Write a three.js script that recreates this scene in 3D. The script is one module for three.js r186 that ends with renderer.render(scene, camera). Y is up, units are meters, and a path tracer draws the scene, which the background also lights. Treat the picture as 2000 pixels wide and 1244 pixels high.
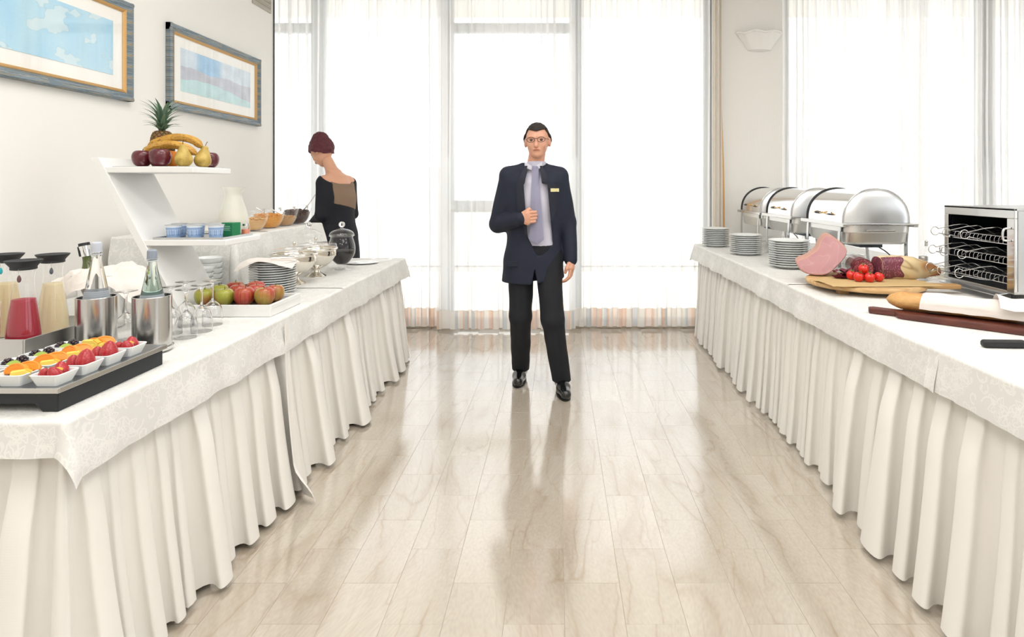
import * as THREE from 'three';
import { RoundedBoxGeometry } from 'three/addons/geometries/RoundedBoxGeometry.js';
import { mergeGeometries, toCreasedNormals } from 'three/addons/utils/BufferGeometryUtils.js';
import { ImprovedNoise } from 'three/addons/math/ImprovedNoise.js';
import { RectAreaLightUniformsLib } from 'three/addons/lights/RectAreaLightUniformsLib.js';

// ---------- camera, sky, sun, area lights, exposure ----------
const scene = new THREE.Scene();
const renderer = new THREE.WebGLRenderer();
renderer.toneMapping = THREE.LinearToneMapping;
renderer.toneMappingExposure = 1.0;
renderer.shadowMap.enabled = true;

const H = 1.33, F = 1150, VX = 1090, VY = 362;               // eye height; focal length and shifted lens centre in pixels of a 2000 x 1244 frame
const camera = new THREE.PerspectiveCamera(2 * Math.atan((1244 - VY) / F) * 180 / Math.PI, 2000 / 1244, 0.05, 80);
camera.position.set(0, H, 0);
camera.setViewOffset(2 * VX, 2 * (1244 - VY), 0, 1244 - 2 * VY, 2000, 1244);
camera.updateProjectionMatrix();

scene.background = new THREE.Color(0.93, 0.965, 1.0);         // even bright overcast-white sky
scene.backgroundIntensity = 2.3;
const sun = new THREE.DirectionalLight(0xfff3e0, 5);
sun.position.set(1.6, 9, -4.4 - 3.6);
sun.target.position.set(0, 0, -5);
sun.castShadow = true;
Object.assign(sun.shadow.camera, { left: -8, right: 8, top: 8, bottom: -8, near: 0.5, far: 30 });
sun.shadow.mapSize.set(2048, 2048);
scene.add(sun, sun.target);
RectAreaLightUniformsLib.init();
const PANEL = { color: 0xffffff, intensity: 4.15, glow: 1.5 };  // luminous ceiling panels of the room (above the frame)

// ---------- helpers ----------
function rng(seed) { let a = seed >>> 0; return () => { a = (a + 0x6D2B79F5) | 0; let t = Math.imul(a ^ (a >>> 15), 1 | a); t = (t + Math.imul(t ^ (t >>> 7), 61 | t)) ^ t; return ((t ^ (t >>> 14)) >>> 0) / 4294967296; }; }
const R0 = rng(7);
const rr = (a, b, r = R0) => a + (b - a) * r();
const noise = new ImprovedNoise();
const clamp = (x, a = 0, b = 1) => Math.min(b, Math.max(a, x));
const lerp = (a, b, t) => a + (b - a) * t;
const smooth = (a, b, x) => { const t = clamp((x - a) / (b - a)); return t * t * (3 - 2 * t); };
const V = (x, y, z) => new THREE.Vector3(x, y, z);
const PI = Math.PI;

const taken = {};
function numbered(name) { const n = taken[name] ?? 0; taken[name] = n + 1; return n ? `${name}_${String(n).padStart(3, '0')}` : name; }
// every position below is written as [x to the right, height, distance in front of the camera]
function thing(name, label, category, [x, y, d] = [0, 0, 0], turn = 0, group) {
  const o = new THREE.Group(); o.name = numbered(name); o.position.set(x, y, -d); o.rotation.y = turn;
  o.userData = { label, category }; if (group) o.userData.group = group; scene.add(o); return o;
}
function part(name, geo, mat, parent, pos, rot) {
  const m = new THREE.Mesh(geo, mat); m.name = name; m.castShadow = m.receiveShadow = true;
  if (pos) m.position.set(...pos); if (rot) m.rotation.set(...rot);
  parent.add(m); return m;
}
function solo(name, geo, mat, label, category, [x, y, d] = [0, 0, 0], turn = 0, group) {
  const m = part(numbered(name), geo, mat, scene, [x, y, -d]); m.rotation.y = turn;
  m.userData = { label, category }; if (group) m.userData.group = group; return m;
}
function struct(name, geo, mat, pos) { const m = part(name, geo, mat, scene, pos); m.userData.kind = 'structure'; return m; }
function copyOf(src, label, [x, y, d], turn = src.rotation.y) {
  const c = src.clone(); c.name = numbered(src.name.replace(/_\d{3}$/, '')); c.position.set(x, y, -d); c.rotation.y = turn;
  c.userData = { ...src.userData, label }; scene.add(c); return c;
}
function tr(g, x = 0, y = 0, z = 0, rx = 0, ry = 0, rz = 0) { if (rx) g.rotateX(rx); if (ry) g.rotateY(ry); if (rz) g.rotateZ(rz); g.translate(x, y, z); return g; }
function merge(list) {
  return mergeGeometries(list.map(g => { const n = g.index ? g.toNonIndexed() : g; for (const k of Object.keys(n.attributes)) if (!['position', 'normal', 'uv'].includes(k)) n.deleteAttribute(k);
    if (!n.attributes.normal) n.computeVertexNormals();
    if (!n.attributes.uv) n.setAttribute('uv', new THREE.BufferAttribute(new Float32Array(n.attributes.position.count * 2), 2)); return n; }));
}
const box = (w, h, d, x = 0, y = 0, z = 0) => tr(new THREE.BoxGeometry(w, h, d), x, y, z);
const rbox = (w, h, d, r = 0.004, x = 0, y = 0, z = 0, s = 2) => tr(new RoundedBoxGeometry(w, h, d, s, Math.min(r, w / 2.01, h / 2.01, d / 2.01)), x, y, z);
const cyl = (r0, r1, h, x = 0, y = 0, z = 0, n = 28) => tr(new THREE.CylinderGeometry(r1, r0, h, n), x, y + h / 2, z);
const ball = (r, x = 0, y = 0, z = 0, n = 20) => tr(new THREE.SphereGeometry(r, n, Math.round(n * 0.7)), x, y, z);
const lathe = (pts, n = 36) => new THREE.LatheGeometry(pts.map(p => new THREE.Vector2(p[0], p[1])), n);
// a lathe whose profile is smoothed through its points
const turned = (pts, n = 36, k = 40) => new THREE.LatheGeometry(new THREE.SplineCurve(pts.map(p => new THREE.Vector2(p[0], p[1]))).getPoints(k).map(p => new THREE.Vector2(Math.max(0, p.x), p.y)), n);
const tube = (pts, r, n = 40, m = 8, closed = false) => new THREE.TubeGeometry(new THREE.CatmullRomCurve3(pts.map(p => V(...p)), closed, 'centripetal'), n, r, m, closed);
function polytube(pts, r, m = 8) { const c = new THREE.CurvePath(); for (let i = 0; i + 1 < pts.length; i++) c.add(new THREE.LineCurve3(V(...pts[i]), V(...pts[i + 1]))); return new THREE.TubeGeometry(c, (pts.length - 1) * 6, r, m); }
// a grid of points p(u, v) -> [x, y, z, (uv)]
function grid(nu, nv, fn) {
  const pos = [], uv = [], idx = [];
  for (let j = 0; j <= nv; j++) for (let i = 0; i <= nu; i++) { const p = fn(i / nu, j / nv); pos.push(p[0], p[1], p[2]); uv.push(p[3] ?? i / nu, p[4] ?? j / nv); }
  for (let j = 0; j < nv; j++) for (let i = 0; i < nu; i++) { const a = j * (nu + 1) + i, b = a + 1, c = a + nu + 1, d = c + 1; idx.push(a, b, d, a, d, c); }
  const g = new THREE.BufferGeometry(); g.setAttribute('position', new THREE.Float32BufferAttribute(pos, 3)); g.setAttribute('uv', new THREE.Float32BufferAttribute(uv, 2)); g.setIndex(idx); g.computeVertexNormals(); return g;
}
function extrude(pts, depth, bevel = 0, holes = []) {
  const s = new THREE.Shape(pts.map(p => new THREE.Vector2(...p))); for (const h of holes) s.holes.push(new THREE.Path(h.map(p => new THREE.Vector2(...p))));
  return new THREE.ExtrudeGeometry(s, { depth, bevelEnabled: bevel > 0, bevelSize: bevel, bevelThickness: bevel, bevelSegments: 2, curveSegments: 16 });
}
// displace a geometry's points along its normals and shade it anew
function bumpy(g, fn) { const p = g.attributes.position, n = g.attributes.normal, v = V(0, 0, 0), w = V(0, 0, 0); for (let i = 0; i < p.count; i++) { v.fromBufferAttribute(p, i); w.fromBufferAttribute(n, i); v.addScaledVector(w, fn(v.x, v.y, v.z)); p.setXYZ(i, v.x, v.y, v.z); } g.computeVertexNormals(); return g; }

// ---- signed distance fields and a surface-net mesher, for bodies and clothes ----
function surfaceNets(f, lo, hi, c) {
  const n = [0, 1, 2].map(k => Math.ceil((hi[k] - lo[k]) / c) + 2), [nx, ny, nz] = n, val = new Float32Array(nx * ny * nz);
  const at = (i, j, k) => i + nx * (j + ny * k);
  for (let k = 0; k < nz; k++) for (let j = 0; j < ny; j++) for (let i = 0; i < nx; i++) val[at(i, j, k)] = f(lo[0] + i * c, lo[1] + j * c, lo[2] + k * c);
  const vid = new Int32Array(nx * ny * nz).fill(-1), pos = [], nor = [], idx = [];
  for (let k = 0; k < nz - 1; k++) for (let j = 0; j < ny - 1; j++) for (let i = 0; i < nx - 1; i++) {
    let sx = 0, sy = 0, sz = 0, m = 0, neg = 0; const q = [];
    for (let t = 0; t < 8; t++) { const v = val[at(i + (t & 1), j + ((t >> 1) & 1), k + (t >> 2))]; q.push(v); if (v < 0) neg++; }
    if (neg === 0 || neg === 8) continue;
    for (const [a, b] of [[0, 1], [2, 3], [4, 5], [6, 7], [0, 2], [1, 3], [4, 6], [5, 7], [0, 4], [1, 5], [2, 6], [3, 7]]) if ((q[a] < 0) !== (q[b] < 0)) {
      const t = q[a] / (q[a] - q[b]); sx += lerp(a & 1, b & 1, t); sy += lerp((a >> 1) & 1, (b >> 1) & 1, t); sz += lerp(a >> 2, b >> 2, t); m++; }
    vid[at(i, j, k)] = pos.length / 3;
    const x = lo[0] + (i + sx / m) * c, y = lo[1] + (j + sy / m) * c, z = lo[2] + (k + sz / m) * c, e = c * 0.6;
    pos.push(x, y, z);
    const g = V(f(x + e, y, z) - f(x - e, y, z), f(x, y + e, z) - f(x, y - e, z), f(x, y, z + e) - f(x, y, z - e)).normalize(); nor.push(g.x, g.y, g.z);
  }
  const quad = (a, b, d, e, flip) => { if (a < 0 || b < 0 || d < 0 || e < 0) return; flip ? idx.push(a, d, b, a, e, d) : idx.push(a, b, d, a, d, e); };
  for (let k = 1; k < nz - 1; k++) for (let j = 1; j < ny - 1; j++) for (let i = 1; i < nx - 1; i++) {
    const s = val[at(i, j, k)] < 0;
    if (s !== (val[at(i + 1, j, k)] < 0)) quad(vid[at(i, j - 1, k - 1)], vid[at(i, j, k - 1)], vid[at(i, j, k)], vid[at(i, j - 1, k)], !s);
    if (s !== (val[at(i, j + 1, k)] < 0)) quad(vid[at(i - 1, j, k - 1)], vid[at(i - 1, j, k)], vid[at(i, j, k)], vid[at(i, j, k - 1)], !s);
    if (s !== (val[at(i, j, k + 1)] < 0)) quad(vid[at(i - 1, j - 1, k)], vid[at(i, j - 1, k)], vid[at(i, j, k)], vid[at(i - 1, j, k)], !s);
  }
  const g = new THREE.BufferGeometry(); g.setAttribute('position', new THREE.Float32BufferAttribute(pos, 3)); g.setAttribute('normal', new THREE.Float32BufferAttribute(nor, 3)); g.setIndex(idx); return g;
}
const smin = (a, b, k) => { const h = clamp(0.5 + 0.5 * (b - a) / k); return lerp(b, a, h) - k * h * (1 - h); };
const cap = (x, y, z, a, b, ra, rb) => { const dx = b[0] - a[0], dy = b[1] - a[1], dz = b[2] - a[2]; const t = clamp(((x - a[0]) * dx + (y - a[1]) * dy + (z - a[2]) * dz) / (dx * dx + dy * dy + dz * dz)); return Math.hypot(x - a[0] - dx * t, y - a[1] - dy * t, z - a[2] - dz * t) - lerp(ra, rb, t); };
const ell = (x, y, z, c, r) => { const a = (x - c[0]) / r[0], b = (y - c[1]) / r[1], d = (z - c[2]) / r[2], k = Math.hypot(a, b, d); return (k - 1) * Math.min(...r); };
// an upright loft of ellipses: rows of [y, cx, cz, rx, rz]
const loft = (x, y, z, rows) => {
  const top = rows[rows.length - 1], yy = clamp(y, rows[0][0], top[0]); let i = 0; while (i < rows.length - 2 && yy > rows[i + 1][0]) i++;
  const a = rows[i], b = rows[i + 1], t = smooth(0, 1, (yy - a[0]) / (b[0] - a[0])), cx = lerp(a[1], b[1], t), cz = lerp(a[2], b[2], t), rx = lerp(a[3], b[3], t), rz = lerp(a[4], b[4], t);
  const k = (Math.hypot((x - cx) / rx, (z - cz) / rz) - 1) * Math.min(rx, rz), e = Math.abs(y - yy); return e > 0 ? (k > 0 ? Math.hypot(k, e) : Math.max(k, e)) : k;
};

// ---------- textures ----------
function canvasTex(w, h, draw, srgb = true, repeat) {
  const c = document.createElement('canvas'); c.width = w; c.height = h; draw(c.getContext('2d'), w, h);
  const t = new THREE.CanvasTexture(c); if (srgb) t.colorSpace = THREE.SRGBColorSpace; t.wrapS = t.wrapT = THREE.RepeatWrapping; if (repeat) t.repeat.set(...repeat); return t;
}
function dataTex(w, h, fn, srgb = true) {
  const d = new Uint8Array(w * h * 4); for (let j = 0; j < h; j++) for (let i = 0; i < w; i++) { const c = fn(i / w, j / h), k = 4 * (j * w + i); d[k] = clamp(c[0]) * 255; d[k + 1] = clamp(c[1] ?? c[0]) * 255; d[k + 2] = clamp(c[2] ?? c[0]) * 255; d[k + 3] = 255; }
  const t = new THREE.DataTexture(d, w, h); t.magFilter = t.minFilter = THREE.LinearFilter; t.wrapS = t.wrapT = THREE.RepeatWrapping; if (srgb) t.colorSpace = THREE.SRGBColorSpace; t.needsUpdate = true; return t;
}
// noise that repeats after n cells in u and m cells in v
const tn = (u, v, n, m, s = 0) => { const a = u * 2 * PI, b = v * 2 * PI; return noise.noise(Math.cos(a) * n / 6.283 + s, Math.sin(a) * n / 6.283 + Math.cos(b) * m / 6.283 * 0.73 + s * 2.1, Math.sin(b) * m / 6.283 + s * 0.37); };

// beige marble with tan veins that run along v
const marble = dataTex(1024, 1024, (u, v) => {
  const w = 0.07 * tn(u, v, 6, 4, 1) + 0.022 * tn(u, v, 22, 14, 4) + 0.007 * tn(u, v, 60, 40, 6), q = u + w;
  let vein = 0; for (const [n, s, k, p] of [[5, 0.1, 0.42, 16], [9, 0.43, 0.36, 22], [15, 0.7, 0.26, 26], [4, 0.2, 0.3, 5]]) { const t = Math.abs(((q * n + s + 0.8 * tn(u, v, 6, 4, n)) % 1 + 1) % 1 - 0.5) * 2; vein += k * Math.pow(1 - t, p) * clamp(0.45 + 1.9 * tn(u, v, 5, 8, n + 9)); }
  const cloud = 0.5 + 0.9 * tn(u, v, 12, 3, 12) + 0.3 * tn(u, v, 30, 10, 15), grain = 0.03 * tn(u, v, 150, 150, 3);
  const a = clamp(vein), b = clamp(cloud) * 0.35;
  return [0.785 - 0.18 * a - 0.08 * b + grain, 0.75 - 0.23 * a - 0.10 * b + grain, 0.70 - 0.28 * a - 0.12 * b + grain];
});
// woven damask: white flower outlines and scrolls on a slightly greyer ground
const damask = canvasTex(1024, 1024, (g, W) => {
  const r = rng(5); g.fillStyle = '#eaeae9'; g.fillRect(0, 0, W, W); g.strokeStyle = '#f6f6f4'; g.lineCap = 'round';
  const wrap = fn => { for (const dx of [-W, 0, W]) for (const dy of [-W, 0, W]) { g.save(); g.translate(dx, dy); fn(); g.restore(); } };
  const flower = (x, y, s, n, a0) => { for (let ring = 0; ring < 3; ring++) { g.lineWidth = s * (0.075 - 0.012 * ring); g.beginPath(); for (let i = 0; i <= 120; i++) { const a = i / 120 * 2 * PI, rad = s * (1 - 0.3 * ring) * (0.78 + 0.22 * Math.cos(n * a + ring) + 0.06 * Math.cos(3 * n * a)); const px = x + rad * Math.cos(a + a0), py = y + rad * Math.sin(a + a0); i ? g.lineTo(px, py) : g.moveTo(px, py); } g.stroke(); } };
  for (let i = 0; i < 40; i++) { const x = r() * W, y = r() * W, s = 55 + 50 * r(), n = 5 + Math.floor(3 * r()), a = r() * 6; wrap(() => flower(x, y, s, n, a)); }
  for (let i = 0; i < 110; i++) { const x = r() * W, y = r() * W, a0 = r() * 6.3, turn = (r() < 0.5 ? -1 : 1) * (0.08 + 0.14 * r()), s = 5 + 8 * r(); const pts = []; let a = a0, px = x, py = y; for (let k = 0; k < 15; k++) { pts.push([px, py]); px += Math.cos(a) * 8; py += Math.sin(a) * 8; a += turn * (1 + k * 0.05); } wrap(() => { g.lineWidth = s; g.beginPath(); pts.forEach((p, k) => k ? g.lineTo(...p) : g.moveTo(...p)); g.stroke(); g.beginPath(); g.ellipse(px, py, 20, 10, a, 0, 7); g.fillStyle = '#f4f4f2'; g.fill(); g.beginPath(); g.ellipse(pts[8][0] + 12, pts[8][1] + 8, 16, 7, a + 1, 0, 7); g.fill(); }); }
}, true, [2.1, 2.1]);
const weave = dataTex(256, 256, (u, v) => [0.5 + 0.25 * Math.sin(u * 2 * PI * 64) * 0.6 + 0.25 * Math.sin(v * 2 * PI * 64) * 0.6 + 0.25 * tn(u, v, 30, 30, 2)], false);
const brushedV = dataTex(256, 64, (u, v) => [0.55 + 0.5 * tn(u, v, 140, 2, 3) + 0.2 * tn(u, v, 60, 3, 8)], false);
const wallGrain = dataTex(256, 256, (u, v) => [0.5 + 0.5 * tn(u, v, 40, 40, 3) + 0.3 * tn(u, v, 90, 90, 8)], false); wallGrain.repeat.set(1.5, 1.5);

// ---------- materials ----------
const std = (color, roughness = 0.6, extra = {}) => new THREE.MeshStandardMaterial({ color, roughness, ...extra });
const phys = (color, roughness, extra = {}) => new THREE.MeshPhysicalMaterial({ color, roughness, ...extra });
const DS = { side: THREE.DoubleSide };
const M = {
  wall: std(0xf1efea, 0.85, { bumpMap: wallGrain, bumpScale: 0.0006 }),
  ceiling: std(0xf4f3f0, 0.9),
  white: std(0xeeeeec, 0.42),
  frameAlu: std(0xa3acb0, 0.45),
  satin: phys(0xf3f0ea, 0.62, { ...DS, sheen: 0.3, sheenColor: new THREE.Color(0xfff6e6), sheenRoughness: 0.5, bumpMap: weave, bumpScale: 0.0002 }),
  damask: phys(0xf4f3f0, 0.6, { ...DS, map: damask, sheen: 0.2, sheenColor: new THREE.Color(0xffffff), sheenRoughness: 0.5 }),
  napkin: std(0xe8e0d9, 0.85, { ...DS, bumpMap: weave, bumpScale: 0.0004 }),
  wood: null,
  china: phys(0xe9eceb, 0.18, { clearcoat: 0.4, clearcoatRoughness: 0.08 }),
  steel: std(0xd9d9d8, 0.16, { metalness: 1 }),
  chrome: std(0xeeeeee, 0.07, { metalness: 1 }),
  brushed: std(0xc4c3c0, 0.3, { metalness: 1, roughnessMap: null, bumpMap: brushedV, bumpScale: 0.00006 }),
  cooler: std(0xc9c8c6, 0.2, { metalness: 1, bumpMap: brushedV, bumpScale: 0.00005 }),
  silver: std(0xe3ded5, 0.12, { metalness: 1 }),
  glass: phys(0xffffff, 0.02, { ...DS, transmission: 1, thickness: 0, ior: 1.5 }),
  edgeGlass: phys(0xffffff, 0.02, { ...DS, transmission: 1, thickness: 0, ior: 1.55 }),
  solidGlass: phys(0xffffff, 0.0, { transmission: 1, thickness: 0.01, ior: 1.5 }),
  bottleGlass: phys(0xffffff, 0.0, { transmission: 1, thickness: 0.05, ior: 1.38 }),
  greenGlass: phys(0xffffff, 0.0, { transmission: 1, thickness: 0.05, ior: 1.38, attenuationColor: new THREE.Color(0xb9dccb), attenuationDistance: 0.09 }),
  blackPlastic: std(0x1d1f22, 0.45),
  blackMatt: std(0x1a1e22, 0.5),
  rubber: std(0x26282b, 0.6),
};
const sheer = phys(0xfdfdfd, 0.75, { ...DS, transmission: 0.88, thickness: 0, specularIntensity: 0.1 });

// ---------- the room ----------
const BACK = 5.5, CEIL = 3.35, LEFTX = -2.45;                 // window line, ceiling height, left wall face
{
  // floor: recessed bed (joints) and separate marble tiles laid in half-bond strips
  const bedMat = std(0xa79c8c, 0.35);
  const floor = struct('floor', box(9.2, 0.12, 9.4, 1.2, -0.0612, -0.95), bedMat);
  const TW = 0.185, TL = 0.37, r = rng(31), tones = [0xf8f6f3, 0xf4f2ee, 0xfbfaf8, 0xf6f4f1].map(c => phys(c, 0.13, { map: marble, ior: 2.0, specularIntensity: 1.0, clearcoat: 1, clearcoatRoughness: 0.11 }));
  const tileGeo = (x, d) => { const g = rbox(TW - 0.0008, 0.010, TL - 0.0008, 0.0006, 0, -0.005, 0, 1), p = g.attributes.position, uv = g.attributes.uv, ou = rr(-0.03, 0.03, r), ov = rr(-0.04, 0.04, r); for (let i = 0; i < p.count; i++) uv.setXY(i, (p.getX(i) + x) * 0.83 + ou, (p.getZ(i) - d) * 0.45 + ov); return g; };
  for (let i = -8; i < 8; i++) for (let j = 0; j < 13; j++) {
    const x = (i + 0.5) * TW + 0.02, d = 0.86 + (j + 0.5) * TL + (i & 1 ? TL / 2 : 0); if (d > BACK - 0.1) continue;
    part('tile', tileGeo(x, d), tones[Math.floor(r() * 4)], floor, [x, 0, -d]);
  }
  // the same marble where the tables hide it
  const under = (x0, x1, d0, d1) => { const g = box(x1 - x0, 0.01, d1 - d0, (x0 + x1) / 2, -0.005, -(d0 + d1) / 2), p = g.attributes.position, uv = g.attributes.uv; for (let i = 0; i < p.count; i++) uv.setXY(i, p.getX(i) * 0.83, p.getZ(i) * 0.45); return g; };
  part('floor_field', merge([under(-3.4, -1.462, -3.7, BACK), under(1.502, 5.8, -3.7, BACK), under(-1.46, 1.5, -3.7, 0.855)]), tones[0], floor);

  struct('ceiling', box(9.2, 0.15, 9.4, 1.2, CEIL + 0.075, -0.95), M.ceiling);
  struct('wall_left', box(0.2, CEIL, 5.07 + 3.7, LEFTX - 0.1, CEIL / 2, -(5.07 - 3.7) / 2), M.wall);
  struct('wall_alcove', merge([box(0.2, CEIL, BACK - 4.85 + 0.25, -3.3, CEIL / 2, -(BACK + 4.85 + 0.25) / 2), box(0.72, CEIL, 0.2, -2.9, CEIL / 2, -4.95)]), M.wall);
  struct('wall_front', box(9.2, CEIL, 0.2, 1.2, CEIL / 2, 3.75), M.wall);
  struct('wall_back', merge([box(0.62, CEIL, 0.4, 1.79, CEIL / 2, -BACK - 0.16), box(0.9, CEIL, 0.4, 5.35, CEIL / 2, -BACK - 0.16), box(9.2, 0.12, 0.38, 1.2, CEIL - 0.06, -BACK - 0.16)]), M.wall);
  // right wall with two tall windows outside the frame
  const rw = []; for (const [d0, d1] of [[-3.7, -2.9], [-0.5, 0.1], [2.5, BACK + 0.3]]) rw.push(box(0.2, CEIL, d1 - d0, 5.3, CEIL / 2, -(d0 + d1) / 2));
  rw.push(box(0.18, 0.35, 8, 5.3, 0.175, -0.2), box(0.18, 0.35, 8, 5.3, CEIL - 0.175, -0.2));
  struct('wall_right', merge(rw), M.wall);

  // window walls at the back: aluminium mullions, transoms, a door, glass panes
  let wn = 0;
  const bay = (x0, x1, transom, door) => {
    const w = struct(`window_${++wn}`, merge([box(0.085, 3.2, 0.09, x0, 1.6, -BACK - 0.13), box(0.085, 3.2, 0.09, x1, 1.6, -BACK - 0.13), box(x1 - x0, 0.09, 0.084, (x0 + x1) / 2, 3.165, -BACK - 0.13), box(x1 - x0, 0.06, 0.1, (x0 + x1) / 2, 0.03, -BACK - 0.13)]), M.frameAlu);
    if (transom) part('transom', rbox(x1 - x0 - 0.08, 0.085, 0.08, 0.006, (x0 + x1) / 2, 2.83, -BACK - 0.13), M.frameAlu, w);
    if (door) { part('door_rail', rbox(x1 - x0 - 0.08, 0.11, 0.06, 0.006, (x0 + x1) / 2, 1.13, -BACK - 0.13), M.frameAlu, w); part('door_handle', merge([rbox(0.05, 0.1, 0.05, 0.008, x0 + 0.36, 1.125, -BACK - 0.075), rbox(0.16, 0.03, 0.03, 0.01, x0 + 0.3, 1.14, -BACK - 0.07)]), std(0x8e9290, 0.4, { metalness: 0.7 }), w); }
    for (const [a, b] of transom ? [[0.06, 2.79], [2.87, 3.13]] : [[0.06, 3.13]]) part('pane', box(x1 - x0 - 0.08, b - a, 0.006, (x0 + x1) / 2, (a + b) / 2, -BACK - 0.13), M.glass, w);
  };
  bay(-3.2, -2.30, true); bay(-2.27, -1.07, false); bay(-1.04, 0.15, true, true); bay(0.18, 1.44, false);
  bay(2.14, 4.05, false); bay(4.08, 4.86, false);
  for (const [d0, d1] of [[-2.9, -0.5], [0.1, 2.5]]) {
    const c = -(d0 + d1) / 2, L = d1 - d0, w = struct(`window_${++wn}`, merge([box(0.09, 2.65, 0.08, 5.3, 1.675, -d0 - 0.04), box(0.09, 2.65, 0.08, 5.3, 1.675, -d1 + 0.04), box(0.088, 2.65, 0.07, 5.3, 1.675, c), box(0.085, 0.08, L, 5.3, 0.39, c), box(0.085, 0.08, L, 5.3, 2.96, c)]), M.frameAlu);
    part('pane', box(0.006, 2.5, L - 0.1, 5.3, 1.675, c), M.glass, w);
  }
  // outdoors: sunlit terrace, canopy over the windows, low pale wall
  struct('terrace_floor', box(14, 0.1, 9, 0.5, -0.12, -BACK - 0.36 - 4.5), std(0xd9d4ca, 0.85));
  struct('terrace_canopy', box(14, 0.15, 1.5, 0.5, CEIL + 0.15, -BACK - 0.36 - 0.75), std(0xe9e7e2, 0.85));
  struct('terrace_wall', box(14, 1.7, 0.2, 0.5, 0.8, -10.2), std(0xf0f2f3, 0.9));
  struct('trim_1', box(4.9, 0.018, 0.1, -0.95, 0.009, -BACK - 0.03), std(0xb8b0a2, 0.5));
  struct('trim_2', box(0.012, CEIL, 0.012, LEFTX + 0.004, CEIL / 2, -5.066), std(0x55585a, 0.5));
  // small vent high on the left wall
  const v = thing('wall_vent', 'beige-grey square vent high on cream wall beside curtain', 'vent', [LEFTX, 2.79, 4.86]);
  part('frame', rbox(0.012, 0.36, 0.3, 0.003, 0.006, 0.18, 0.0), std(0xb7b1a5, 0.6), v);
  for (let k = 0; k < 7; k++) part('slat', rbox(0.008, 0.02, 0.26, 0.002, 0.015, 0.04 + k * 0.045, 0, 1), std(0xa9a397, 0.6), v);
}
// luminous ceiling panels over the buffet (outside the frame)
[[-0.95, 0.4], [1.0, 0.4], [-0.95, 2.4], [1.0, 2.4], [3.4, 1.4], [-0.95, -1.7], [1.0, -1.7]].forEach(([x, d], i) => {
  const words = ['above the left table near the camera', 'above the right table near the camera', 'above the middle of the left table', 'above the middle of the right table', 'by the right windows', 'behind the camera, left one', 'behind the camera, right one'];
  const t = thing('ceiling_light', `flat square luminous ceiling panel ${words[i]}`, 'ceiling light', [x, CEIL, d], 0, 'ceiling panels');
  part('frame', merge([box(1.3, 0.03, 0.05, 0, -0.015, 0.625), box(1.3, 0.03, 0.05, 0, -0.015, -0.625), box(0.05, 0.03, 1.2, 0.625, -0.015, 0), box(0.05, 0.03, 1.2, -0.625, -0.015, 0)]), M.white, t);
  part('diffuser', box(1.2, 0.01, 1.2, 0, -0.012, 0), std(0xffffff, 0.7, { emissive: 0xfff6ea, emissiveIntensity: PANEL.glow }), t);
  const l = new THREE.RectAreaLight(PANEL.color, PANEL.intensity, 1.2, 1.2); l.position.set(0, -0.035, 0); l.rotation.x = -PI / 2; t.add(l);
});

// ---------- sheer curtains ----------
function sheerSheet(x0, x1, y0, y1, d, seed, pitch, amp) {
  const r = rng(seed), w = x1 - x0, cells = []; let s = 0; while (s < w) { const p = pitch * rr(0.55, 1.6, r); cells.push([s, p, rr(0.5, 1.25, r)]); s += p; }
  const n = Math.round(w / 0.0055);
  return grid(n, 10, (u, v) => {
    const y = lerp(y0, y1, v), sh = u * w + 0.012 * noise.noise(u * w * 2, y * 0.9, seed); let i = 0; while (i < cells.length - 1 && sh > cells[i + 1][0]) i++;
    const [a, p, k] = cells[i], t = (sh - a) / p, ph = t * 2 * PI, edge = smooth(0, 0.03, u) * smooth(1, 0.97, u);
    const grow = 1 + 0.25 * noise.noise(sh * 3, y * 0.5, seed + 5);
    return [x0 + u * w + edge * 0.16 * p * k * Math.sin(2 * ph) * grow, y, -(d + amp * k * (1 - Math.cos(ph)) * 0.5 * grow + 0.02 * noise.noise(u * w * 1.3, y * 0.3, seed)), sh, y];
  });
}
const hemStripe = canvasTex(512, 64, (g, W, h) => { const r = rng(12); g.fillStyle = '#f5efe8'; g.fillRect(0, 0, W, h); for (let x = 0; x < W;) { const w = 5 + 12 * r(), c = r(); g.fillStyle = c < 0.24 ? '#f0d6c6' : c < 0.30 ? '#d9dcde' : c < 0.44 ? '#f4e6dc' : '#f6f2ec'; g.fillRect(x, 0, w, h); x += w; } }, true, [1.1, 1]);
const hemMat = phys(0xffffff, 0.9, { ...DS, map: hemStripe, transmission: 0.5, thickness: 0, specularIntensity: 0.1 });
const liningMat = std(0xd9a968, 0.8, DS);
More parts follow.
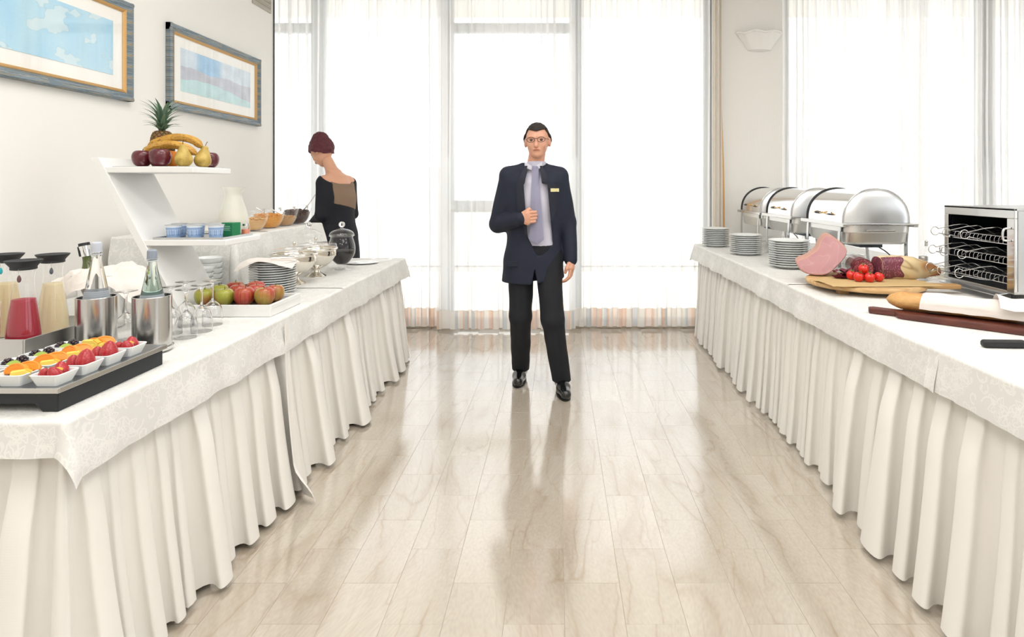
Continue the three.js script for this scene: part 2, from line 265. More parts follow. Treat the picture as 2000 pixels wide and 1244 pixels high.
[
  ['white sheer curtain panel at far left, behind the bowed person', -3.15, -1.58, 41, 0.085, 0.06],
  ['narrow white sheer curtain panel left of the door frame', -1.66, -1.02, 42, 0.075, 0.06],
  ['white sheer curtain panel hanging over the door behind the man in the suit', -1.10, 0.16, 43, 0.10, 0.05],
  ['white sheer curtain panel right of the man, ending at the cream pillar', 0.10, 1.42, 44, 0.085, 0.06],
  ['white sheer curtain panel right of the pillar, behind the chafing dishes', 2.04, 3.36, 45, 0.06, 0.06],
  ['white sheer curtain panel at far right, behind the toaster', 3.30, 4.90, 46, 0.06, 0.06],
].forEach(([label, x0, x1, seed, pitch, amp]) => {
  const D = seed % 2 ? 5.33 : 5.43;
  const c = thing('sheer_curtain', label, 'curtain', [0, 0, 0], 0, 'sheer window curtains');
  part('fabric', sheerSheet(x0, x1, 0.19, 3.22, D, seed, pitch, amp), sheer, c);
  part('hem_band', sheerSheet(x0, x1, 0.025, 0.195, D, seed, pitch, amp), hemMat, c);
  part('curtain_rail', tube([[x0 - 0.02, 3.24, -D - 0.03], [(x0 + x1) / 2, 3.24, -D - 0.03], [x1 + 0.02, 3.24, -D - 0.03]], 0.012, 4, 10), M.white, c);
  if (seed === 44) {
    part('side_fold', grid(60, 20, (u, v) => [1.40 + 0.085 * u + 0.012 * Math.sin(u * 25) * (1 - 0.3 * v), lerp(0.03, 3.22, v), -(5.34 + 0.03 * Math.sin(u * 19 + 1)), u, v * 3]), phys(0xf7f2ea, 0.95, { ...DS, transmission: 0.45, thickness: 0, specularIntensity: 0.1 }), c);
    part('edge_lining', grid(4, 24, (u, v) => { const y = lerp(0.4, 2.3, v); return [1.485 + 0.02 * u * smooth(2.3, 1.2, y) + 0.008 * smooth(2.3, 0.9, y), y, -5.335 - 0.01 * u]; }), liningMat, c, null).userData.label = 'thin orange lining edge';
  }
});

// white plaster uplighter on the pillar
{
  const l = thing('wall_lamp', 'white shell-shaped plaster wall lamp high on the cream pillar', 'wall lamp', [1.865, 2.58, 5.46]);
  const shell = grid(60, 14, (u, v) => { const a = u * PI, rim = 0.5 + 0.5 * v, sc = 1 + 0.05 * Math.sin(u * 34) * v; return [-Math.cos(a) * 0.205 * Math.sqrt(rim) * sc * lerp(0.75, 1, v), 0.15 * v + 0.008 * Math.sin(u * 21) * v, Math.sin(a) * 0.13 * Math.sqrt(rim) * sc * lerp(0.6, 1, v)]; });
  part('bowl', shell, std(0xf6f5f1, 0.5, DS), l);
  part('rim', tube(Array.from({ length: 25 }, (_, i) => { const a = i / 24 * PI, sc = 1 + 0.05 * Math.sin(i / 24 * 34); return [-Math.cos(a) * 0.205 * sc, 0.15 + 0.008 * Math.sin(i / 24 * 21), Math.sin(a) * 0.13 * sc]; }), 0.009, 80, 8), std(0xf6f5f1, 0.5), l);
  part('base', grid(40, 4, (u, v) => { const a = u * PI; return [-Math.cos(a) * 0.11 * v, -0.004 - 0.012 * (1 - v) + (v > 0.9 ? 0.004 : 0), Math.sin(a) * 0.056 * v]; }), std(0xf6f5f1, 0.5, DS), l);
}

// ---------- framed prints on the left wall ----------
const frameWood = canvasTex(512, 64, (g, W, h) => { const r = rng(3); g.fillStyle = '#6f7e87'; g.fillRect(0, 0, W, h); for (let i = 0; i < 220; i++) { const c = r(); g.fillStyle = c < 0.3 ? 'rgba(178,150,106,0.5)' : c < 0.6 ? 'rgba(70,84,96,0.5)' : 'rgba(150,166,178,0.5)'; g.fillRect(r() * W, r() * h, 20 + 90 * r(), 1 + 3 * r()); } });
const woodMat = std(0xffffff, 0.45, { map: frameWood }), gold = std(0xcfa56a, 0.35, { metalness: 0.55, bumpMap: wallGrain, bumpScale: 0.001 });
const seaPrint = dataTex(768, 320, (u, v) => { const n = noise.noise(u * 5, v * 2.2, 1) + 0.5 * noise.noise(u * 11, v * 5, 4) + 0.25 * noise.noise(u * 26, v * 12, 6), land = 0.6 * smooth(0.14, 0.26, n), edge = Math.exp(-Math.pow((n - 0.2) / 0.03, 2)), wash = 0.5 + 0.5 * noise.noise(u * 7, v * 0.8, 9) + 0.1 * noise.noise(u * 30, v * 30, 2); return [lerp(0.62 + 0.14 * wash, 0.87, land) - 0.08 * edge, lerp(0.81 + 0.07 * wash, 0.91, land) - 0.05 * edge, lerp(0.92, 0.91, land) - 0.04 * edge]; });
const hillPrint = dataTex(768, 320, (u, v) => { const r1 = 0.58 + 0.07 * noise.noise(u * 4, 1, 2) + 0.02 * noise.noise(u * 20, 3, 2), r2 = 0.22 + 0.13 * Math.sin(u * 3.4 + 0.4) + 0.03 * noise.noise(u * 8, 6, 1), wash = 0.08 * noise.noise(u * 9, v * 3, 5) + 0.03 * noise.noise(u * 40, v * 40, 5); let c = [0.80 - 0.22 * smooth(0.45, 0.25, Math.abs(u - 0.36) * 1.6 + 0.1), 0.86 - 0.09 * smooth(0.45, 0.25, Math.abs(u - 0.36) * 1.6 + 0.1), 0.91]; if (v < r1) c = [0.73, 0.75, 0.80]; if (v < r2) c = [0.72, 0.86, 0.87]; return c.map(x => x + wash); });
function picture(label, d0, d1, y0, y1, draw) {
  const w = d1 - d0, h = y1 - y0, p = thing('framed_print', label, 'picture', [LEFTX + 0.002, y0, (d0 + d1) / 2], PI / 2), fw = 0.045;   // local x runs along the wall towards the camera's left
  const rail = (L, prof) => { const g = extrude(prof, L); g.translate(0, 0, -L / 2); return g; };
  const prof = [[0, 0], [0.03, 0], [0.036, 0.006], [0.034, 0.018], [0.026, 0.03], [0.022, fw], [0, fw]], lip = [[0, fw], [0.024, fw], [0.02, fw + 0.008], [0.014, fw + 0.016], [0, fw + 0.016]];
  for (const [nm, pr, mt] of [['frame', prof, woodMat], ['gilt_lip', lip, gold]]) {
    const b = rail(w - (nm === 'frame' ? 0 : 0.08), pr), g = [];      // profile x = depth off the wall, profile y = inwards
    const lay = (geo, side) => { geo.rotateY(-PI / 2); if (side === 'b') return geo; if (side === 't') return tr(geo, 0, h, 0, 0, 0, PI); };
    g.push(lay(b, 'b'), lay(rail(w - (nm === 'frame' ? 0 : 0.08), pr), 't'));
    for (const s of [-1, 1]) { const v = rail(h - (nm === 'frame' ? 0 : 0.08), pr); v.rotateY(-PI / 2); v.rotateZ(s * PI / 2); v.translate(s * w / 2, h / 2, 0); g.push(v); }
    const m = merge(g), q = m.attributes.position, uv = m.attributes.uv; for (let i = 0; i < q.count; i++) { const onSide = Math.abs(q.getX(i)) > w / 2 - 0.07 && q.getY(i) > 0.05 && q.getY(i) < h - 0.05; uv.setXY(i, onSide ? q.getY(i) * 1.2 : q.getX(i) * 1.2, onSide ? q.getX(i) * 16 : q.getY(i) * 16); }
    part(nm, toCreasedNormals(m, 0.5), mt, p);
  }
  part('mat_board', box(w - 0.1, h - 0.1, 0.006, 0, h / 2, 0.006), std(0xf4f2ec, 0.8), p);
  const t = draw; part('print', box(w - 0.26, h - 0.26, 0.002, 0, h / 2, 0.0105), std(0xffffff, 0.7, { map: t }), p);
  part('glazing', box(w - 0.1, h - 0.1, 0.002, 0, h / 2, 0.0135), M.glass, p);
}
picture('framed pale blue sea print at left edge of the wall, cut by the frame', 2.236, 3.354, 1.805, 2.36, seaPrint);
picture('framed blue-grey watercolour print above the pineapple', 3.673, 4.79, 1.81, 2.35, hillPrint);

// ---------- tables, skirts and cloths ----------
const TL_ = 0.77, TR_ = 0.81;                                  // heights of the left and right buffet tops
function skirtGeo(path, yTop, seed, flare, hem = 0.018, amp = 1, tuck = 1) {
  const r = rng(seed), seg = []; let L = 0; for (let i = 0; i + 1 < path.length; i++) { const a = path[i], b = path[i + 1], l = Math.hypot(b[0] - a[0], b[1] - a[1]); seg.push([L, l, a, (b[0] - a[0]) / l, (b[1] - a[1]) / l]); L += l; }
  const cells = []; let s = 0; while (s < L) { const p = rr(0.055, 0.15, r); cells.push([s, p, rr(0.7, 1.25, r), rr(-1, 1, r)]); s += p; }
  const at = q => { let i = 0; while (i < seg.length - 1 && q > seg[i + 1][0]) i++; const [a, l, o, dx, dz] = seg[i], t = q - a; let nx = dz, nz = -dx;
    for (const [k, e] of [[i - 1, t], [i + 1, l - t]]) if (seg[k] && e < 0.05) { const w = 0.5 * (1 - e / 0.05); nx = lerp(nx, seg[k][4], w); nz = lerp(nz, -seg[k][3], w); }
    const n = Math.hypot(nx, nz); return [o[0] + dx * t, o[1] + dz * t, nx / n, nz / n, dx, dz]; };
  return grid(Math.round(L / 0.0062), 22, (u, v) => {
    const h = v, q0 = u * L, q = clamp(q0 + 0.03 * h * noise.noise(q0 * 2.3, h * 0.8, seed), 0, L); let i = 0; while (i < cells.length - 1 && q > cells[i + 1][0]) i++;
    const [a, p, k, sk] = cells[i], t = (q - a) / p, ph = t * 2 * PI, A = amp * k * p * lerp(0.22, 0.62, Math.pow(h, 0.8));
    const c = 0.5 - 0.5 * Math.cos(ph), wave = Math.pow(c, 0.62), P = at(clamp(q0, 0, L)), end = smooth(0, 0.06, q0) * smooth(L, L - 0.06, q0), out = -0.030 - 0.03 * (1 - end) * tuck + A * wave * (0.6 + 0.4 * smooth(0.12, 0.4, h)) + flare * h * h + 0.012 * h * noise.noise(q0 * 1.7, h, seed + 3);
    const shift = p * k * (0.17 * Math.sin(2 * ph) + 0.10 * sk * h * Math.sin(ph)) * (0.35 + 0.65 * h) * smooth(0, 0.06, q0) * smooth(L, L - 0.06, q0);
    return [P[0] + P[2] * out + P[4] * shift, lerp(yTop, hem + 0.006 * noise.noise(q0 * 4, 1, seed), h), -(P[1] + P[3] * out + P[5] * shift), q0 * 3, h * 2];
  });
}
const legMat = std(0x8a8d90, 0.4, { metalness: 0.6 });
function buffetTable(label, x0, x1, d0, d1, y, skirts) {
  const t = thing('buffet_table', label, 'table', [(x0 + x1) / 2, 0, (d0 + d1) / 2], 0, 'buffet tables'), cx = (x0 + x1) / 2, cd = (d0 + d1) / 2;
  part('tabletop', rbox(x1 - x0 - 0.01, 0.03, d1 - d0 - 0.004, 0.004, 0, y - 0.021, 0), std(0xd8cbb6, 0.6), t);
  for (const sx of [-1, 1]) for (const sz of [-1, 1]) part('leg', cyl(0.016, 0.016, y - 0.036, sx * ((x1 - x0) / 2 - 0.14), 0, sz * ((d1 - d0) / 2 - 0.14), 14), legMat, t);
  for (const [path, seed, flare, amp] of skirts) { const g = skirtGeo(path, y - 0.006, seed, flare, 0.018, amp); g.translate(-cx, 0, cd); part('skirt', g, M.satin, t); }
  return t;
}
const LX = -1.19, RX = 1.22;
buffetTable('left buffet table nearest the camera, cream pleated skirt down to the floor', -2.42, LX, 1.42, 2.52, TL_, [[[[-2.42, 1.42], [LX, 1.42], [LX, 2.5]], 61, 0.035, 1]]);
buffetTable('left buffet table towards the window, cream pleated skirt below tureens and jars', -2.42, LX, 2.525, 4.5, TL_, [[[[LX, 2.5], [LX, 4.5], [-2.42, 4.5]], 62, 0.045, 1.15]]);
buffetTable('right buffet table nearest the camera, cream pleated skirt below the bread and toaster', RX, 2.5, 0.95, 3.12, TR_, [[[[RX, 3.18], [RX, 0.95], [2.5, 0.95]], 63, 0.02, 1.1]]);
buffetTable('right buffet table towards the window, cream pleated skirt below plates and chafing dishes', RX, 2.5, 3.125, 5.19, TR_, [[[[2.5, 5.19], [RX, 5.19], [RX, 3.07]], 64, 0.02, 1]]);
// loose skirt end hanging out where the two left skirts meet
{
  const flap = grid(14, 24, (u, v) => { const y = lerp(TL_ - 0.02, 0.012, v); return [LX + 0.03 + 0.012 + 0.05 * v * v + 0.02 * Math.sin(u * 5 + 1) * v + 0.07 * smooth(0.8, 1, v) * (1 - u), y, -(2.47 + 0.11 * u * lerp(0.35, 1, v) - 0.02 * v), u * 0.3, v * 2]; });
  solo('skirt_end', flap, M.satin, 'loose cream skirt end trailing on the floor, middle of left table', 'table skirt');
}
// a cloth over a top: bends down over the edges that have a drop, with pointed hanging corners
function clothGeo(x0, x1, d0, d1, y, drop, seed, step = 0.018) {
  const [xl, xr, dn, df] = drop, U = [], D = [];
  const axis = (a, b, lo, hi) => { const out = []; for (let s = -lo; s < b - a + hi - 1e-6;) { out.push(s); s += (s < 0.03 && s > -0.05) || (s > b - a - 0.03 && s < b - a + 0.05) ? 0.004 : step; } out.push(b - a + hi); return out; };
  U.push(...axis(x0, x1, xl, xr)); D.push(...axis(d0, d1, dn, df));
  const rad = 0.012, bend = e => { const q = rad * PI / 2; return e <= 0 ? [0, 0] : e < q ? [rad * Math.sin(e / rad), rad * (1 - Math.cos(e / rad))] : [rad + (e - q) * 0.05, rad + (e - q) * 0.9987]; };
  return grid(U.length - 1, D.length - 1, (u, v) => {
    const s = U[Math.round(u * (U.length - 1))], t = D[Math.round(v * (D.length - 1))], w = x1 - x0, l = d1 - d0;
    const ex = s < 0 ? -s : s > w ? s - w : 0, ed = t < 0 ? -t : t > l ? t - l : 0, sx = s < 0 ? -1 : 1, sd = t < 0 ? -1 : 1, e = Math.hypot(ex, ed);
    const cx = x0 + clamp(s, 0, w), cd = d0 + clamp(t, 0, l);
    if (e <= 0) return [cx, y + 0.0012 * noise.noise(s * 6, t * 6, seed), -cd, s, t];
    const [o, dn_] = bend(e), a = Math.atan2(ed, ex), along = ex > ed ? cd : cx, corner = Math.min(ex, ed) / e;
    const wv = smooth(0.01, 0.14, e) * (0.012 * Math.sin(along * 9 + seed) + 0.016 * noise.noise(along * 5, seed, 0.3) + 0.008 * noise.noise(along * 14, seed, 2)), out = o + 0.010 + Math.abs(wv) + corner * 0.22 * e;
    return [cx + sx * Math.cos(a) * out, y - dn_ * (1 - 0.12 * corner), -(cd + sd * Math.sin(a) * out), s, t];
  });
}
const cloth = (label, ...a) => solo('tablecloth', clothGeo(...a), M.damask, label, 'tablecloth', [0, 0, 0], 0, 'damask tablecloths');
cloth('white damask tablecloth at the near end of the left table, hanging corner', -2.42, LX, 1.42, 3.26, TL_, [0, 0.15, 0.09, 0], 1);
cloth('white damask tablecloth at the far end of the left table, pointed corner', -2.42, LX, 3.2, 4.5, TL_ + 0.003, [0, 0.15, 0.0, 0.12], 2);
cloth('white damask tablecloth at the near end of the right table, under the knife', RX, 2.5, 0.95, 1.9, TR_ + 0.003, [0.14, 0, 0.12, 0], 3);
cloth('white damask tablecloth in the middle of the right table, under the bread', RX, 2.5, 1.85, 3.14, TR_, [0.14, 0, 0, 0], 4);
cloth('white damask tablecloth at the far end of the right table, under the plates', RX, 2.5, 3.08, 5.19, TR_ + 0.003, [0.14, 0, 0, 0.12], 5);

// ================= LEFT TABLE =================
const ORD = ['front', 'second', 'third', 'back'], NTH = ['first', 'second', 'third', 'fourth', 'fifth', 'sixth', 'seventh', 'eighth', 'ninth', 'tenth', 'eleventh', 'twelfth', 'thirteenth', 'fourteenth'];

// --- black and steel serving stand ---
{
  const x0 = -1.545, x1 = -1.232, d0 = 1.45, d1 = 1.845, w = x1 - x0, l = d1 - d0;
  const t = thing('serving_stand', 'black serving stand with steel top carrying small fruit dishes', 'serving stand', [(x0 + x1) / 2, TL_, (d0 + d1) / 2]);
  const arch = L => [[-L / 2, 0], [-L / 2 + 0.035, 0], [-L / 2 + 0.055, 0.02], [L / 2 - 0.055, 0.02], [L / 2 - 0.035, 0], [L / 2, 0], [L / 2, 0.048], [-L / 2, 0.048]];
  for (const s of [-1, 1]) part('end_panel', tr(extrude(arch(w - 0.012), 0.012, 0.001), 0, 0.001, s * (l / 2 - 0.012) - 0.006), M.blackMatt, t);
  for (const s of [-1, 1]) part('side_panel', rbox(0.012, 0.047, l - 0.012, 0.0015, s * (w / 2 - 0.009), 0.0245, 0), M.blackMatt, t);
  part('steel_top', rbox(w + 0.006, 0.003, l + 0.006, 0.001, 0, 0.0595, 0), std(0x9a9da1, 0.28, { metalness: 1 }), t);
  part('rim', merge([rbox(w + 0.01, 0.013, 0.007, 0.0015, 0, 0.0548, l / 2 + 0.002), rbox(w + 0.01, 0.013, 0.007, 0.0015, 0, 0.0548, -l / 2 - 0.002), rbox(0.007, 0.013, l + 0.004, 0.0015, w / 2 + 0.002, 0.0548, 0), rbox(0.007, 0.013, l + 0.004, 0.0015, -w / 2 - 0.002, 0.0548, 0)]), std(0xcfcdc9, 0.22, { metalness: 1 }), t);
}
// --- square china dishes with fruit ---
const dishGeo = (() => {   // flared square bowl: outer wall, rim, inner wall, floor
  const rings = [[0.0265, 0], [0.0375, 0.028], [0.0355, 0.0295], [0.0335, 0.0285], [0.0245, 0.006], [0, 0.005]], n = 40;
  const sq = (a, r) => { const c = Math.cos(a), s = Math.sin(a), p = 9, k = Math.pow(Math.pow(Math.abs(c), p) + Math.pow(Math.abs(s), p), -1 / p); return [c * k * r, s * k * r]; };
  const g = grid(n * 2, rings.length, (u, v) => { const i = Math.round(v * rings.length), [r, y] = i === 0 ? [0.0001, 0] : rings[i - 1], a = (1 - u) * 2 * PI + PI / 4, [x, z] = sq(a, Math.max(r, 0.0001)); return [x, y, z]; });
  return toCreasedNormals(g, 0.6);
})();
const berryRed = dataTex(128, 128, (u, v) => { const s = Math.pow(Math.max(0, Math.sin(u * 2 * PI * 14 + (Math.floor(v * 12) & 1) * PI) * Math.sin(v * PI * 12)), 6), k = 0.5 + 0.5 * tn(u, v, 6, 6, 3); return [0.70 + 0.1 * k + 0.1 * s, 0.10 + 0.08 * k + 0.42 * s, 0.16 + 0.07 * k + 0.15 * s]; });
const strawMat = phys(0xe4d6d6, 0.3, { map: berryRed, clearcoat: 0.3, clearcoatRoughness: 0.25 });
const strawGeo = bumpy(turned([[0, 0], [0.010, 0.002], [0.0155, 0.010], [0.0145, 0.020], [0.008, 0.032], [0, 0.037]], 24, 24), (x, y, z) => -0.0006 * Math.pow(Math.max(0, Math.sin(Math.atan2(z, x) * 7 + y * 300) * Math.sin(y * 620)), 3));
const orangeFlesh = std(0xf08a1c, 0.35), orangeRind = std(0xf09a3a, 0.5), pineFlesh = std(0xf0d565, 0.45), pineEdge = std(0xd9b23c, 0.6), kiwiMat = std(0x9db54a, 0.4), kiwiSkin = std(0x6d5a33, 0.8), blackberryMat = phys(0x2a1622, 0.3, { clearcoat: 0.4 }), leafMat = std(0x5a8a35, 0.6, DS);
function strawberry(label, pos, turn, tilt, s = 1) { const t = thing('strawberry', label, 'strawberry', pos, turn, 'strawberries in the small dishes'); const b = part('flesh', strawGeo, strawMat, t, [0, 0.005 * s, 0], [tilt, 0, 0]); b.scale.setScalar(s * 1.12); return t; }
const wedgeGeo = (() => { const pts = []; for (let i = 0; i <= 14; i++) { const a = i / 14 * PI; pts.push([Math.cos(a) * 0.029, Math.sin(a) * 0.024]); } return pts; })();
function orangeWedge(label, pos, turn, tilt) {
  const t = thing('orange_wedge', label, 'orange wedge', pos, turn, 'orange wedges in the small dishes'), g = new THREE.Group(); 
  const flesh = bumpy(extrude(wedgeGeo.map(([x, y]) => [x * 0.9, y * 0.9]), 0.010, 0.002), (x, y, z) => 0.0007 * Math.sin(Math.atan2(y, x) * 16)), rot = [tilt, 0, 0];
  part('flesh', flesh, orangeFlesh, t, [0, 0.004, 0], rot);
  part('rind', extrude([...wedgeGeo, ...wedgeGeo.slice().reverse().map(([x, y]) => [x * 0.9, y * 0.9])], 0.013, 0.0005), orangeRind, t, [0, 0.004, -0.001], rot);
  return t;
}
function pineChunk(label, pos, turn, s = 1) {
  const t = thing('pineapple_chunk', label, 'pineapple chunk', pos, turn, 'pineapple chunks in the small dishes');
  part('flesh', tr(extrude([[-0.017 * s, 0], [0.017 * s, 0], [0.022 * s, 0.012 * s], [0.012 * s, 0.019 * s], [-0.013 * s, 0.018 * s]], 0.013, 0.0015), 0, 0.003, -0.006), pineFlesh, t);
  part('rind_edge', tr(extrude([[0.013 * s, 0.0195 * s], [0.023 * s, 0.0125 * s], [0.0235 * s, 0.0145 * s], [0.013 * s, 0.0215 * s]], 0.013, 0.0004), 0, 0.003, -0.006), pineEdge, t);
  return t;
}
const berryGeo = (() => { const g = [ball(0.009, 0, 0.009, 0, 10)]; for (let i = 0; i < 34; i++) { const y = 1 - 2 * (i + 0.5) / 34, a = i * 2.39996, q = Math.sqrt(1 - y * y); g.push(ball(0.0034, Math.cos(a) * q * 0.0085, 0.0105 + y * 0.0105, Math.sin(a) * q * 0.0085, 7)); } return merge(g); })();
{
  const xs = [-1.272, -1.362, -1.452], ds = [1.488, 1.572, 1.654, 1.738], col = ['right', 'middle', 'left'], y0 = TL_ + 0.0612, r = rng(77);
  let first = null;
  for (let c = 0; c < 3; c++) for (let k = 0; k < 4; k++) {
    const x = xs[c], d = ds[k], where = `${ORD[k]} dish of the ${col[c]} column, black stand`;
    const lab = `square white china dish, ${where}`.replace('dish, ', 'bowl, ');
    const dish = first ? copyOf(first, lab, [x, y0, d]) : (first = solo('fruit_dish', dishGeo, M.china, lab, 'dish', [x, y0, d], 0, 'square fruit dishes'));
    const f = y0 + 0.006;
    if (c === 0) {
      const big = k === 1 || k === 2;
      strawberry(`left strawberry in the ${where}`, [x - 0.018, f, d - 0.004], 0.4, big ? 0.15 : 0.5, big ? 0.95 : 0.85);
      strawberry(`right strawberry in the ${where}`, [x + 0.012, f, d - 0.006], -0.6, big ? -0.1 : 0.4, big ? 1.25 : 0.9);
      strawberry(`rear strawberry in the ${where}`, [x + 0.004, f, d + 0.017], 1.2, -0.2, 0.95);
      pineChunk(`yellow pineapple chunk between the strawberries in the ${where}`, [x - 0.002, f + 0.014, d + 0.002], 0.3, 0.7);
    } else if (c === 1) {
      orangeWedge(`orange wedge in the ${where}`, [x - 0.006, f + 0.012, d + 0.004], rr(-0.3, 0.3, r), -0.35);
      orangeWedge(`flat orange wedge at the rear of the ${where}`, [x + 0.008, f + 0.012, d + 0.017], rr(0.2, 0.6, r), -0.7);
      pineChunk(`upright pineapple chunk in the ${where}`, [x + 0.013, f + 0.006, d - 0.014], 0.5, 1.05);
      if (k === 3) pineChunk(`large pineapple chunk in the ${where}`, [x - 0.008, f + 0.012, d - 0.014], -0.1, 1.3);
      else pineChunk(`small pineapple chunk at the left of the ${where}`, [x - 0.016, f + 0.014, d + 0.018], 0.9, 0.9);
    } else {
      for (const [i, [dx, dz]] of [[-0.013, -0.004], [0.012, 0.010]].entries()) solo('blackberry', berryGeo, blackberryMat, `${i ? 'rear' : 'nearer'} blackberry in the ${where}`, 'blackberry', [x + dx, f + (i ? 0.006 : 0.002), d + dz], i, 'blackberries in the small dishes').scale.setScalar(1.3);
      const kw = thing('kiwi_slice', `green kiwi slice in the ${where}`, 'kiwi slice', [x + 0.008, f + 0.004, d - 0.010], 0.4, 'kiwi slices in the small dishes');
      part('flesh', tr(cyl(0.017, 0.017, 0.007, 0, 0, 0, 22), 0, 0.006, 0, 1.0), kiwiMat, kw); part('skin', tr(cyl(0.0178, 0.0178, 0.006, 0, 0.0005, 0, 22), 0, 0.006, 0, 1.0), kiwiSkin, kw);
    }
  }
}
// --- stainless ice box with juice carafes ---
{
  const x0 = -1.985, x1 = -1.625, d0 = 1.795, d1 = 2.13, cx = (x0 + x1) / 2, cd = (d0 + d1) / 2, w = x1 - x0, l = d1 - d0;
  const t = thing('carafe_box', 'brushed steel ice box holding the juice carafes', 'ice box', [cx, TL_, cd]);
  part('base', rbox(w, 0.02, l, 0.003, 0, 0.011, 0), M.brushed, t);
  for (const s of [-1, 1]) { part('wall', rbox(0.006, 0.088, l, 0.002, s * (w / 2 - 0.003), 0.046, 0), M.brushed, t); part('wall', rbox(w - 0.012, 0.088, 0.006, 0.002, 0, 0.046, s * (l / 2 - 0.003)), M.brushed, t); }
  part('ice_tray', rbox(w - 0.014, 0.012, l - 0.014, 0.002, 0, 0.036, 0), std(0xe7ecee, 0.3), t);
  const body = [[0.001, 0], [0.040, 0], [0.046, 0.004], [0.0465, 0.025], [0.0435, 0.065], [0.0375, 0.12], [0.0315, 0.165], [0.027, 0.2], [0.0265, 0.222], [0.033, 0.262]];
  const upto = (h, s) => { const c = new THREE.SplineCurve(body.map(p => new THREE.Vector2(...p))).getPoints(60).filter(p => p.y <= h); return [...c.map(p => [Math.max(0.0005, p.x - s), Math.max(p.y, s)]), [0.0005, h]]; };
  const glassG = turned(body, 40, 60);
  const carafe = (label, x, d, level, color, rest) => {
    const c = thing('juice_carafe', label, 'carafe', [x, TL_ + 0.042, d], rest, 'juice carafes with black lids');
    part('glass_body', glassG, M.edgeGlass, c);
    part('juice', lathe(upto(level, 0.0025), 40), std(color, 0.4), c);
    const lid = part('lid', turned([[0.001, 0.254], [0.031, 0.252], [0.034, 0.262], [0.046, 0.278], [0.0455, 0.282], [0.030, 0.279], [0.001, 0.277]], 40, 40), M.rubber, c); 
    part('tag', tr(turned([[0.0005, -0.011], [0.004, -0.008], [0.0055, 0], [0.003, 0.009], [0.0005, 0.012]], 14, 14), 0.012, 0.226, 0.029), level === 0.163 ? std(0x6a4a4c, 0.5) : label.includes('back left') ? std(0x2fb3bd, 0.5) : std(0x5c636c, 0.5), c);
    part('tag_wire', tube([[0.012, 0.256, 0.031], [0.0118, 0.247, 0.0305], [0.012, 0.237, 0.029]], 0.0006, 6, 5), M.steel, c);
    return c;
  };
  carafe('carafe of dark red juice with black lid, front of the steel ice box', -1.69, 1.862, 0.163, 0x9a0c2a, 0);
  carafe('carafe of pale yellow juice with black lid, right of the red one', -1.742, 2.03, 0.185, 0xe2d2aa, 0.2);
  carafe('carafe of pale yellow juice with black lid, back left behind the red one', -1.905, 2.035, 0.185, 0xdfcc9f, -0.15);
  carafe('carafe of dark red juice with black lid at the left picture edge', -1.85, 1.866, 0.185, 0x8f2036, 0.1);
  // fluted glass jug at the picture edge
  solo('fluted_glass', bumpy(turned([[0.001, 0.004], [0.026, 0.004], [0.029, 0.02], [0.031, 0.1], [0.034, 0.2], [0.0355, 0.21]], 90, 30), (x, y, z) => 0.0016 * Math.sin(Math.atan2(z, x) * 15) * Math.sin(y * 120)), M.glass, 'cut-glass tumbler at the left picture edge beside the fruit dishes', 'glass', [-1.688, TL_, 1.735]);
}
